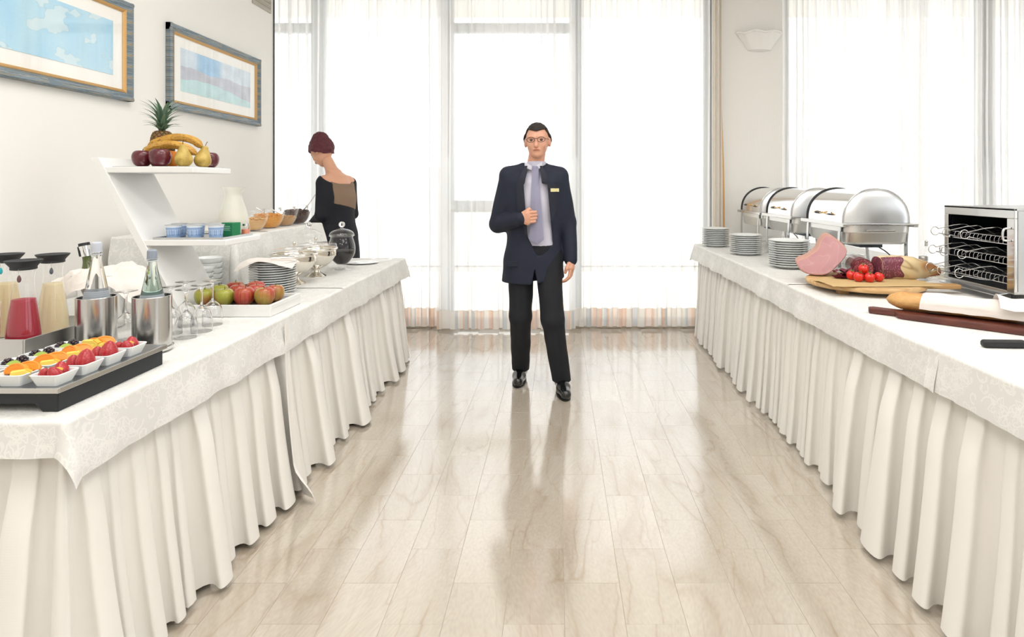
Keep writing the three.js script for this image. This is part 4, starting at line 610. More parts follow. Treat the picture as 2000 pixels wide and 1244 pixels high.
// --- draped riser with cereal bowls and milk jug ---
{
  const x0 = -2.40, x1 = -1.755, d0 = 3.18, d1 = 4.32, y1 = 1.053;
  solo('display_riser', rbox(x1 - x0, y1 - TL_ - 0.006, d1 - d0, 0.004, 0, (y1 - TL_) / 2, 0), std(0xe6dfd4, 0.8), 'box riser under a damask cloth, carrying the cereal bowls', 'riser', [(x0 + x1) / 2, TL_, (d0 + d1) / 2]);
  const dr = y1 - TL_ - 0.012;
  cloth('white damask cloth over the far part of the cereal riser', x0, x1, 3.52, d1, y1 + 0.003, [0, dr, 0, dr], 6);
  cloth('white damask cloth over the near part of the cereal riser, behind the plates', x0, x1, d0, 3.56, y1, [0, dr, dr, 0], 7);
  const prof = [[0.0005, 0.002], [0.04, 0.002], [0.055, 0.006], [0.078, 0.035], [0.092, 0.075], [0.098, 0.108], [0.0995, 0.11]], inner = h => new THREE.SplineCurve(prof.map(p => new THREE.Vector2(...p))).getPoints(60).filter(p => p.y < h && p.y > 0.003).map(p => [Math.max(0.0005, p.x - 0.003), p.y]);
  const r = rng(52), Y = y1 + 0.005;
  const flakeG = (n, s, R, h, flat) => { const g = []; for (let i = 0; i < n; i++) { const a = r() * 6.3, q = Math.sqrt(r()) * R; g.push(tr(flat ? new THREE.SphereGeometry(s, 6, 4).scale(1, 0.35, 0.8) : new THREE.SphereGeometry(s * rr(0.7, 1.2, r), 6, 5), Math.cos(a) * q, h + rr(0, 0.008, r) + 0.01 * (1 - q / R), Math.sin(a) * q, r() * 3, r() * 3, 0)); } return merge(g); };
  [['nearest glass bowl of pale cornflakes on the riser', 3.575, 0xdfb57f, 0.062, true], ['second glass bowl, golden cornflakes, on the riser', 3.785, 0xdf9f48, 0.078, true], ['third glass bowl, tan muesli, on the riser', 3.985, 0xc29a6a, 0.055, true], ['farthest glass bowl of dark chocolate cereal on the riser', 4.19, 0x45302c, 0.085, false]].forEach(([l, d, c, h, flat]) => {
    const t = thing('cereal_bowl', l, 'bowl', [-1.862, Y, d], 0, 'glass cereal bowls'); part('glass_bowl', turned(prof, 44, 60), M.edgeGlass, t);
    const m = std(c, 0.8), k = inner(h), Rr = k[k.length - 1][0]; const fill = part('cereal', bumpy(lathe([...k, [0.0005, h + 0.01]], 60), (x, y, z) => -0.0015 + 0.0022 * noise.noise(x * 160, y * 160, z * 160)), m, t); const top = part('flakes', flakeG(170, 0.0065, Rr - 0.006, h, flat), m, fill); top.userData.kind = 'stuff';
    part('clip', merge([rbox(0.006, 0.016, 0.01, 0.002, 0.093, 0.115, 0.03), rbox(0.018, 0.012, 0.002, 0.0008, 0.09, 0.125, 0.034)]), M.steel, t);
    const sp = thing('cereal_spoon', l.replace(/glass bowl.*/, 'steel spoon standing in the cereal bowls of the riser'), 'spoon', [-1.84, Y + h * 0.7, d], 0, 'cereal spoons'); part('spoon_bowl', tr(new THREE.SphereGeometry(0.018, 16, 10).scale(0.75, 0.3, 1.1), 0, 0.018, 0, 0, 0, 0.6), M.steel, sp);
    part('spoon_handle', tube(d > 4.1 ? [[0.008, 0.022, 0], [0.06, 0.07, 0.005], [0.115, 0.145, 0.01]] : [[-0.01, 0.02, 0], [-0.05, 0.05, 0.02], [-0.085, 0.075, 0.03]], 0.0034, 20, 8), M.steel, sp);
  });
  const j = thing('milk_jug', 'rounded glass milk jug on the riser behind the yoghurt pots', 'jug', [-1.82, Y - 0.003, 3.3], -0.3);
  const jp = [[0.0005, 0.002], [0.058, 0.002], [0.066, 0.012], [0.078, 0.055], [0.077, 0.095], [0.06, 0.155], [0.045, 0.205], [0.044, 0.235], [0.053, 0.265]];
  const jg = turned(jp, 48, 60); { const q = jg.attributes.position; for (let i = 0; i < q.count; i++) { const y = q.getY(i), x = q.getX(i); if (y > 0.215 && x > 0.02) q.setX(i, x * (1 + 0.35 * smooth(0.215, 0.265, y) * smooth(0.02, 0.05, x))); } jg.computeVertexNormals(); }
  part('glass_body', jg, phys(0xf6f6f0, 0.35, { ...DS, transmission: 0.55, thickness: 0 }), j);
  part('milk', lathe([[0.0005, 0.004], ...new THREE.SplineCurve(jp.map(p => new THREE.Vector2(...p))).getPoints(60).filter(p => p.y > 0.005 && p.y < 0.128).map(p => [p.x - 0.004, p.y]), [0.0005, 0.128]], 44), std(0xf6f3e6, 0.35), j);
  part('handle', tube([[-0.046, 0.235, 0], [-0.085, 0.225, 0], [-0.1, 0.17, 0], [-0.092, 0.115, 0], [-0.07, 0.09, 0]], 0.0075, 40, 10), M.glass, j);
}

// ================= RIGHT TABLE =================
const TY = TR_ + 0.003;
plateStack(10, 1.335, TY, 4.99, 0.115, 0.022, 0.0148, 'nearest the cream pillar', 2);
plateStack(10, 1.403, TY, 4.40, 0.118, 0.022, 0.0142, 'between the other right stacks', 3);
plateStack(12, 1.452, TY, 3.70, 0.123, 0.022, 0.0138, 'next to the pink ham', 4);

// --- roll-top chafing dishes ---
{
  const W = 0.40, L = 0.575, RIM = 0.298, DOME = 0.192, cordM = std(0x30343a, 0.6);
  const lidMain = grid(48, 2, (u, v) => { const a = u * PI; return [-Math.cos(a) * (W / 2 - 0.012), RIM + 0.006 + Math.sin(a) * DOME * Math.pow(Math.sin(a), -0.12 * (Math.sin(a) > 0.05 ? 1 : 0)), lerp(L / 2 - 0.05, -L / 2 + 0.05, v)]; });
  const capEnd = s => grid(40, 14, (u, v) => { const a = u * PI, q = Math.cos(v * PI / 2), k = Math.sin(v * PI / 2); const g = Math.pow(q, 0.75); return [-Math.cos(a) * (W / 2 - 0.012) * g, RIM + 0.006 + Math.sin(a) * DOME * Math.pow(Math.max(0.05, Math.sin(a)), -0.12) * g, s * (L / 2 - 0.05 + 0.038 * k)]; });
  const endMat = std(0xe0e2e4, 0.34, { metalness: 1, bumpMap: brushedV, bumpScale: 0.00004 });
  const chafer = (label, d) => {
    const c = thing('chafing_dish', label, 'chafing dish', [1.603 + W / 2, TY, d + L / 2], 0, 'roll-top chafing dishes');
    const lid = part('lid', lidMain, std(0xededee, 0.12, { metalness: 1, ...DS }), c);
    part('lid_end', capEnd(1), endMat, lid); part('lid_end', capEnd(-1), endMat, lid);
    for (const s of [-1, 1]) part('lid_trim', tube(Array.from({ length: 21 }, (_, i) => { const a = i / 20 * PI; return [-Math.cos(a) * (W / 2 - 0.010), RIM + 0.007 + Math.sin(a) * (DOME + 0.002) * Math.pow(Math.max(0.05, Math.sin(a)), -0.12), s * (L / 2 - 0.05)]; }), s > 0 ? 0.0035 : 0.006, 40, 6), s > 0 ? M.steel : M.blackPlastic, lid);
    part('lid_handle', merge([tube([[-W / 2 + 0.006, RIM + 0.062, 0.06], [-W / 2 - 0.022, RIM + 0.056, 0.055], [-W / 2 - 0.024, RIM + 0.056, 0], [-W / 2 - 0.022, RIM + 0.056, -0.055], [-W / 2 + 0.006, RIM + 0.062, -0.06]], 0.0045, 30, 8)]), std(0xd8b27a, 0.25, { metalness: 0.9 }), lid).userData.label = 'brass lid handle with a black grip';
    part('lid_grip', tr(cyl(0.0075, 0.0075, 0.06, 0, -0.03, 0, 14), -W / 2 - 0.0235, RIM + 0.056, 0, PI / 2), M.blackPlastic, lid);
    part('frame_rim', merge([rbox(W + 0.02, 0.010, 0.022, 0.003, 0, RIM, L / 2 - 0.005), rbox(W + 0.02, 0.010, 0.022, 0.003, 0, RIM, -L / 2 + 0.005), rbox(0.022, 0.022, L, 0.003, -W / 2, RIM - 0.005, 0), rbox(0.022, 0.022, L, 0.003, W / 2, RIM - 0.005, 0)]), M.steel, c);
    // water pan with tapered sides
    const pan = grid(64, 5, (u, v) => { const a = (1 - u) * 2 * PI + PI / 4, p = 9, cs = Math.cos(a), sn = Math.sin(a), k = Math.pow(Math.pow(Math.abs(cs), p) + Math.pow(Math.abs(sn), p), -1 / p), lv = [[0.02, 0], [0.88, 0], [0.93, 0.012], [0.955, 0.066], [0.975, 0.070], [0.975, 0.108]][Math.round(v * 5)]; return [cs * k * (W / 2 - 0.006) * lv[0], RIM - 0.115 + lv[1], sn * k * (L / 2 - 0.008) * lv[0]]; });
    part('water_pan', toCreasedNormals(pan, 0.7), std(0xe6e6e4, 0.36, { metalness: 1 }), c);
    part('pan_handle', rbox(0.16, 0.010, 0.012, 0.004, 0, RIM - 0.034, L / 2 + 0.002), std(0xb5b3ae, 0.25, { metalness: 1 }), c);
    for (const sx of [-1, 1]) for (const sz of [-1, 1]) {
      const leg = grid(4, 16, (u, v) => { const y = lerp(RIM - 0.012, 0.001, v), b = 0.028 * Math.sin(v * PI) - 0.012 * v; return [sx * (W / 2 - 0.004 + (sx > 0 ? -b * 0.4 : b * 0.2)), y, sz * (L / 2 - 0.075) + (u - 0.5) * 0.026]; });
      const leg2 = leg.clone().translate(-sx * 0.006, 0, 0); part('leg', merge([leg, leg2, rbox(0.03, 0.004, 0.03, 0.001, sx * (W / 2 - 0.004 + 0), 0.003, sz * (L / 2 - 0.075))]), std(0xd5d6d6, 0.18, { metalness: 1, ...DS }), c);
    }
    part('lower_shelf', merge([rbox(W - 0.05, 0.006, 0.02, 0.002, 0, 0.07, L / 2 - 0.075), rbox(W - 0.05, 0.006, 0.02, 0.002, 0, 0.07, -L / 2 + 0.075)]), M.steel, c);
    const heater = part('heater', rbox(0.13, 0.022, 0.22, 0.004, 0, RIM - 0.128, 0.08), std(0x3b4650, 0.45), c);
    part('cord', tube([[0.06, RIM - 0.132, 0.12], [0.12, RIM - 0.175, 0.14], [0.175, RIM - 0.235, 0.12], [0.20, 0.006, 0.08]], 0.0035, 30, 7), cordM, heater);
    return c;
  };
  chafer('nearest roll-top steel chafing dish, domed end above the ham', 3.29);
  chafer('middle roll-top steel chafing dish of the three', 4.03);
  chafer('farthest roll-top steel chafing dish, beside the cream pillar', 4.655);
}
// --- wooden board with cold cuts ---
const woodTex = (a, b, seed, k = 26) => dataTex(256, 256, (u, v) => { const g = 0.5 + 0.5 * Math.sin((v * k + 1.6 * tn(u, v, 2, 6, seed)) * 2 * PI), f = 0.5 + tn(u, v, 6, 120, seed + 3), q = clamp(0.55 * g * g + 0.5 * f * 0.6); return [0, 1, 2].map(i => lerp(a[i], b[i], q)); });
const lightWood = std(0xffffff, 0.55, { map: woodTex([0.84, 0.70, 0.50], [0.72, 0.55, 0.35], 3, 9) }), darkWood = std(0xffffff, 0.45, { map: woodTex([0.40, 0.20, 0.15], [0.29, 0.13, 0.10], 8, 7) });
const planar = (g, k = 2) => { const p = g.attributes.position, uv = g.attributes.uv; for (let i = 0; i < p.count; i++) uv.setXY(i, p.getX(i) * k, (p.getZ(i) + p.getY(i)) * k); return g; };
const BX = 1.535, BD = 2.955, BTOP = TR_ + 0.047;
{
  const b = thing('carving_board', 'round light wooden board with handle under ham and tomatoes', 'board', [BX, TR_, BD]);
  part('board', planar(lathe([[0.0005, 0.022], [0.262, 0.022], [0.270, 0.026], [0.272, 0.034], [0.270, 0.043], [0.262, 0.047], [0.0005, 0.047]], 72)), lightWood, b);
  part('handle', planar(rbox(0.165, 0.024, 0.055, 0.01, 0.325, 0.034, 0.075, 3)), lightWood, b).rotation.y = -0.12;
  for (const [x, z] of [[-0.165, 0.12], [0.05, 0.235], [-0.1, -0.2], [0.17, -0.1]]) part('foot', planar(rbox(0.05, 0.023, 0.03, 0.003, x, 0.0115, z)), lightWood, b);
  const paper = grid(36, 30, (u, v) => { const x = (u - 0.5) * 0.52, z = (v - 0.5) * 0.30, e = Math.max(0, Math.hypot(x, z - 0.07) - 0.266); return [x, 0.0015 + 0.0014 * (1 + noise.noise(x * 11, z * 13, 4)) - e * 0.35 + 0.006 * smooth(0.2, 0.26, x) * Math.sin(z * 50 + 1) * 0.4 + (0.003 * smooth(-0.2, -0.26, x)), z]; });
  solo('brown_paper', paper, std(0xc8ab78, 0.8, DS), 'sheet of brown paper between the round board and the cold cuts', 'paper', [BX - 0.005, BTOP, BD - 0.07], 0.03);
}
const TOP = BTOP + 0.0045;
{ // cooked ham: a tilted block whose cut face looks at the aisle and the camera
  const face = dataTex(256, 256, (u, v) => { const m = tn(u, v, 6, 6, 3), s = Math.pow(1 - Math.abs(((u * 3 + v * 2 + 1.5 * m) % 1 + 1) % 1 - 0.5) * 2, 10) * 0.5, k = 0.5 + 0.6 * m; return [0.75 - 0.06 * k + 0.07 * s, 0.55 - 0.07 * k + 0.11 * s, 0.55 - 0.06 * k + 0.10 * s]; });
  const ham = thing('cooked_ham', 'block of pink cooked ham with a smooth cut face leaning left on the board', 'ham', [1.372, TOP, 3.055], -0.32);
  const lean = q => { const p = q.attributes.position; for (let i = 0; i < p.count; i++) p.setZ(i, p.getZ(i) - 0.42 * p.getY(i)); q.computeVertexNormals(); return q; };
  const out = [[-0.118, 0.052], [-0.104, 0.022], [-0.07, 0.002], [-0.01, -0.003], [0.028, 0.006], [0.065, 0.04], [0.108, 0.09], [0.116, 0.122], [0.088, 0.158], [0.04, 0.192], [0.022, 0.188], [0.0, 0.158], [-0.018, 0.118], [-0.07, 0.078]];
  const c = new THREE.CatmullRomCurve3(out.map(p => V(p[0], p[1], 0)), true, 'centripetal').getPoints(70).map(p => [p.x, p.y]);
  const g = bumpy(extrude(c, 0.13, 0.006), (x, y, z) => 0.003 * noise.noise(x * 14, y * 14, z * 14)); g.translate(0, 0.010, -0.13); lean(g);
  part('rind', g, std(0xc99584, 0.45), ham);
  const f = new THREE.ShapeGeometry(new THREE.Shape(c.map(p => new THREE.Vector2(...p)))); { const p = f.attributes.position, uv = f.attributes.uv; for (let i = 0; i < p.count; i++) uv.setXY(i, p.getX(i) * 3.5, p.getY(i) * 3.5); } f.translate(0, 0.010, 0.0095); lean(f);
  part('cut_face', f, std(0xffffff, 0.35, { map: face, ...DS }), ham).userData.label = 'smooth pink cut face';
}
{ // salami in plastic film
  const sal = thing('salami', 'salami with dark red speckled cut end wrapped in clear film, behind the tomatoes', 'salami', [1.552, TOP, 3.035], -0.22);
  const face = dataTex(256, 256, (u, v) => { const w = tn(u, v, 60, 60, 4) > 0.22 ? 0.32 : 0; return [0.45 + w + 0.08 * tn(u, v, 20, 20, 1), 0.17 + w * 1.05, 0.20 + w]; });
  part('body', tr(turned([[0.0005, -0.075], [0.043, -0.073], [0.049, -0.065], [0.050, 0.05], [0.042, 0.09], [0.0005, 0.11]], 40, 40), 0, 0.05, 0.0, -PI / 2), std(0x6a2c33, 0.35), sal);
  const fc = new THREE.CircleGeometry(0.0465, 44); { const p = fc.attributes.position, uv = fc.attributes.uv; for (let i = 0; i < p.count; i++) uv.setXY(i, p.getX(i) * 5, p.getY(i) * 5); } fc.translate(0, 0.05, 0.0758); part('cut_face', fc, std(0xffffff, 0.4, { map: face }), sal);
  part('film', bumpy(tr(lathe([[0.052, 0.055], [0.056, -0.04], [0.05, -0.1], [0.02, -0.13]].map(([a, y]) => [a, -y]), 60), 0, 0.053, -0.015, -PI / 2), (x, y, z) => 0.004 * noise.noise(x * 70, y * 70, z * 30)), phys(0xffffff, 0.08, { ...DS, transmission: 0.9, thickness: 0 }), sal);
  // radicchio leaves
  const rad = thing('radicchio', 'crumpled purple radicchio leaf between the ham and the salami', 'radicchio', [1.452, TOP, 2.985], 0.4);
  for (let k = 0; k < 3; k++) part('leaf', grid(20, 14, (u, v) => { const x = (u - 0.5) * 0.085, z = (v - 0.5) * 0.06; return [x + 0.012 * k - 0.015, 0.013 + 0.022 * noise.noise(x * 26 + k * 3, z * 30, k) + 0.011 * k + 0.16 * Math.abs(x) * Math.abs(x) * 10, z - 0.006 * k]; }), std(k === 1 ? 0x9a5a68 : 0x6b1f38, 0.4, DS), rad);
}
{ // cherry tomatoes
  const g = turned([[0.0005, 0.004], [0.008, 0.0005], [0.019, 0.008], [0.0235, 0.0225], [0.020, 0.037], [0.009, 0.0435], [0.0005, 0.0415]], 28, 30), m = phys(0xd9261c, 0.18, { clearcoat: 0.5, clearcoatRoughness: 0.05 }), star = (() => { const l = []; for (let k = 0; k < 5; k++) { const q = grid(2, 5, (u, v) => [(u - 0.5) * 0.005 * (1 - v), 0.002 + 0.003 * Math.sin(v * 3), 0.014 * v]); q.rotateY(k * 1.2566); l.push(q); } l.push(tube([[0, 0.001, 0], [0.001, 0.007, 0.001], [0.004, 0.013, 0.002]], 0.0011, 8, 5)); return merge(l); })(), gm = std(0x5d7a34, 0.7, DS);
  [['top of the pile', 1.507, 0.037, 2.905, 0], ['left end of the pile', 1.462, 0, 2.945, 0.5], ['front left of the pile', 1.463, 0, 2.885, 1.2], ['front middle of the pile', 1.514, 0, 2.868, 0.4], ['front right of the pile', 1.560, 0, 2.88, 2], ['rear of the pile, half hidden', 1.518, 0.0, 2.925, 1]].forEach(([l, x, y, d, a]) => { const t = thing('cherry_tomato', `red cherry tomato at the ${l} in front of the salami`, 'tomato', [x, TOP + y, d], a, 'cherry tomatoes on the board'); part('flesh', g, m, t, null, [0.35, 0, 0.2]); part('calyx', star, gm, t, [-0.008, 0.041, 0.014], [0.35, 0, 0.2]); });
}
{ // prosciutto leg piece
  const p = thing('prosciutto', 'cured ham piece with dark cut face and cream rind at the right of the board', 'cured ham', [1.752, TOP, 3.0], 0.08);
  const rows = [[-0.135, 0.055, 0.048], [-0.10, 0.06, 0.052], [-0.03, 0.062, 0.056], [0.04, 0.06, 0.054], [0.10, 0.048, 0.046], [0.15, 0.034, 0.034], [0.19, 0.022, 0.024], [0.205, 0.006, 0.008]];
  const skin = dataTex(256, 256, (u, v) => { const n = tn(u, v, 5, 5, 7), f = Math.pow(1 - Math.abs(((u * 2 + 1.4 * n) % 1 + 1) % 1 - 0.5) * 2, 6), k = clamp(smooth(0.35, 0.85, v + 0.35 * n)); return [lerp(0.90, 0.72, k) - 0.22 * f, lerp(0.82, 0.45, k) - 0.25 * f, lerp(0.64, 0.24, k) - 0.22 * f]; });
  const sec = (a, ry, rz) => { const q = Math.pow(Math.pow(Math.abs(Math.cos(a)), 2.6) + Math.pow(Math.abs(Math.sin(a)), 2.6), -1 / 2.6); return [ry * q * Math.sin(a), rz * q * Math.cos(a)]; };
  const hull = grid(48, 28, (u, v) => { const t = v * (rows.length - 1), i = Math.min(rows.length - 2, Math.floor(t)), f = smooth(0, 1, t - i), x = lerp(rows[i][0], rows[i + 1][0], t - i), ry = lerp(rows[i][1], rows[i + 1][1], f), rz = lerp(rows[i][2], rows[i + 1][2], f), a = (1 - u) * 2 * PI, s = sec(a, ry, rz); return [x, 0.052 - 0.03 * v * v + s[0] + 0.003 * noise.noise(x * 20, s[0] * 20, s[1] * 20), s[1], u, v]; });
  part('rind', hull, std(0xffffff, 0.45, { map: skin, ...DS }), p);
  const cut = dataTex(256, 256, (u, v) => { const f = 0.3 * smooth(0.26, 0.42, tn(u, v, 34, 14, 3)), k = 0.5 + tn(u, v, 4, 4, 6); return [0.40 + 0.1 * k + f, 0.19 + 0.05 * k + f, 0.25 + 0.05 * k + f]; });
  part('cut_face', grid(40, 6, (u, v) => { const a = u * 2 * PI, s = sec(a, 0.055 * v, 0.048 * v); return [-0.1352 - 0.002 * (1 - v), 0.052 + s[0], s[1], 0.5 + s[1] * 5, 0.5 + s[0] * 5]; }), std(0xffffff, 0.4, { map: cut, ...DS }), p);
  part('lean_side', grid(20, 16, (u, v) => { const x = lerp(-0.135, -0.035 + 0.012 * Math.sin(v * 9), u), a = lerp(-1.0, 1.05, v), t = (x + 0.135) / 0.105 * 0.04, s = sec(a, 0.0585 + t * 0.09, 0.052 + t * 0.11); return [x, 0.053 + s[0] + 0.0, s[1] + 0.0015, u, v]; }), std(0xffffff, 0.4, { map: cut, ...DS }), p);
}
// --- cruets behind the cold cuts ---
{
  const cr = (l, x, d, h, c) => { const t = thing('oil_cruet', l, 'cruet', [x, TY, d], 0, 'glass cruets'); part('glass_body', turned([[0.0005, 0.002], [0.027, 0.002], [0.03, 0.012], [0.028, h * 0.5], [0.012, h * 0.72], [0.010, h * 0.86], [0.013, h * 0.88]], 28, 40), M.glass, t); part('oil', cyl(0.0265, 0.025, h * 0.34, 0, 0.005, 0), phys(c, 0.05, { transmission: 0.7, thickness: 0, ...DS }), t); part('stopper', merge([cyl(0.009, 0.008, h * 0.1, 0, h * 0.88, 0, 14), ball(0.009, 0, h * 1.0, 0, 14)]), M.steel, t); };
  cr('slim glass cruet with steel stopper behind the cured ham', 2.07, 3.31, 0.20, 0xe9e4d0); cr('short glass cruet nearest the toaster, behind the cured ham', 2.125, 3.27, 0.17, 0xf2efe6);
  const s = thing('salt_shaker', 'small steel shaker behind the cured ham, below the chafing dish', 'shaker', [1.985, TY, 3.20]); part('body', lathe([[0.0005, 0.001], [0.021, 0.001], [0.022, 0.004], [0.021, 0.115], [0.0005, 0.115]], 28), M.steel, s); part('cap', lathe([[0.022, 0.112], [0.0225, 0.128], [0.018, 0.134], [0.0005, 0.136]], 28), M.brushed, s);
}
// --- three-level toaster ---
{
  const x0 = 2.0, x1 = 2.42, d0 = 2.58, d1 = 3.05, w = x1 - x0, l = d1 - d0, h0 = 0.04, h1 = 0.418, t = thing('toaster_oven', 'stainless three-level toaster open towards the aisle', 'toaster', [x0, TR_, (d0 + d1) / 2]);
  const st = M.brushed, Z = l / 2, dark = std(0x20242b, 0.35, { metalness: 0.6 });
  part('top_panel', rbox(w, 0.012, l, 0.003, w / 2, h1 - 0.006, 0), st, t); part('bottom_panel', rbox(w, 0.012, l, 0.003, w / 2, h0 + 0.006, 0), st, t);
  part('back_panel', rbox(0.01, h1 - h0 - 0.02, l - 0.01, 0.002, w - 0.006, (h0 + h1) / 2, 0), st, t);
  const near = part('near_panel', rbox(w - 0.02, h1 - h0 - 0.02, 0.012, 0.003, w / 2 + 0.006, (h0 + h1) / 2, Z - 0.007), st, t); part('far_panel', rbox(w - 0.02, h1 - h0 - 0.02, 0.012, 0.003, w / 2 + 0.006, (h0 + h1) / 2, -Z + 0.007), st, t);
  for (let k = 0; k < 5; k++) for (let j = 0; j < 3; j++) part('vent_hole', tr(cyl(0.0065, 0.0065, 0.003, 0, 0, 0, 12).scale(2.0, 1, 1), 0.075 + j * 0.045, h1 - 0.075 - k * 0.022, Z + 0.0002, PI / 2), M.blackPlastic, near);
  part('front_frame', merge([rbox(0.014, 0.045, l, 0.003, 0.007, h1 - 0.0225, 0), rbox(0.014, h1 - h0 - 0.05, 0.045, 0.003, 0.007, (h0 + h1) / 2 - 0.02, Z - 0.0225), rbox(0.014, h1 - h0 - 0.05, 0.03, 0.003, 0.007, (h0 + h1) / 2 - 0.02, -Z + 0.015)]), M.steel, t);
  part('inner_lining', merge([box(0.006, h1 - h0 - 0.03, l - 0.05, w - 0.02, (h0 + h1) / 2, 0), box(w - 0.04, h1 - h0 - 0.03, 0.004, w / 2, (h0 + h1) / 2, Z - 0.047), box(w - 0.04, h1 - h0 - 0.03, 0.004, w / 2, (h0 + h1) / 2, -Z + 0.032), box(w - 0.04, 0.004, l - 0.07, w / 2, h1 - 0.02, 0)]), dark, t);
  part('crumb_tray', tr(rbox(0.28, 0.004, l - 0.085, 0.001, 0, 0, 0), 0.085, 0.052, 0, 0, 0, 0.16), std(0xd4d8dc, 0.32, { metalness: 1 }), t);
  part('side_handle', tube([[-0.002, 0.33, Z - 0.022], [-0.03, 0.325, Z - 0.022], [-0.032, 0.28, Z - 0.022], [-0.002, 0.275, Z - 0.022]], 0.005, 24, 8), M.steel, t);
  for (const a of [-1, 1]) for (const b of [0.03, w - 0.03]) part('foot', cyl(0.013, 0.011, h0, b, 0.0, a * (Z - 0.04), 14), M.rubber, t);
  const racks = [0.275, 0.185, 0.098];
  racks.forEach((y, k) => { const g = [polytube([[0.02, y - 0.02, -Z + 0.035], [0.02, y - 0.02, Z - 0.05]], 0.0024), polytube([[0.02, y + 0.012, -Z + 0.035], [0.02, y + 0.012, Z - 0.05]], 0.0018), polytube([[0.2, y, -Z + 0.035], [0.2, y, Z - 0.05]], 0.0024)]; for (let i = 0; i < 14; i++) { const z = lerp(-Z + 0.05, Z - 0.065, i / 13); g.push(polytube([[0.02, y - 0.02, z], [0.021, y + 0.012, z], [0.05, y + 0.014, z], [0.35, y + 0.014, z]], 0.0016, 6)); } part('wire_rack', merge(g), std(0xdadada, 0.2, { metalness: 1 }), t).userData.label = `${['top', 'middle', 'bottom'][k]} wire rack`; });
  const wire = new THREE.Group();
  const tg = (() => { const ring = []; for (let i = 0; i <= 16; i++) { const a = lerp(0.55, 2 * PI - 0.55, i / 16); ring.push([-0.15 + 0.02 * Math.cos(a), 0.02 * Math.sin(a), 0.0015 * (i - 8) / 8]); } return merge([tube(ring, 0.002, 60, 7), polytube([ring[0], [-0.06, 0.028, 0.003], [0.0, 0.034, 0.004], [0.085, -0.012, 0.004], [0.16, -0.008, 0.004]], 0.002, 7), polytube([ring[16], [-0.06, -0.026, -0.003], [-0.005, -0.032, -0.004], [0.085, 0.012, -0.004], [0.16, 0.01, -0.004]], 0.002, 7)]); })();
  const tm = std(0xd2d2d0, 0.22, { metalness: 1 });
  racks.forEach((y, k) => [0.14, 0.03, -0.08].forEach((z, i) => solo('toast_tongs', tg, tm, `wire toast tongs with ring handle, ${['right', 'middle', 'left'][i]} one on the ${['top', 'middle', 'bottom'][k]} toaster level`, 'tongs', [x0 + 0.0 - 0.012 * k - (i === 1 ? 0.012 : 0), TR_ + y + 0.022, (d0 + d1) / 2 - z], 0.03 * (i - 1), 'toast tongs')));
}
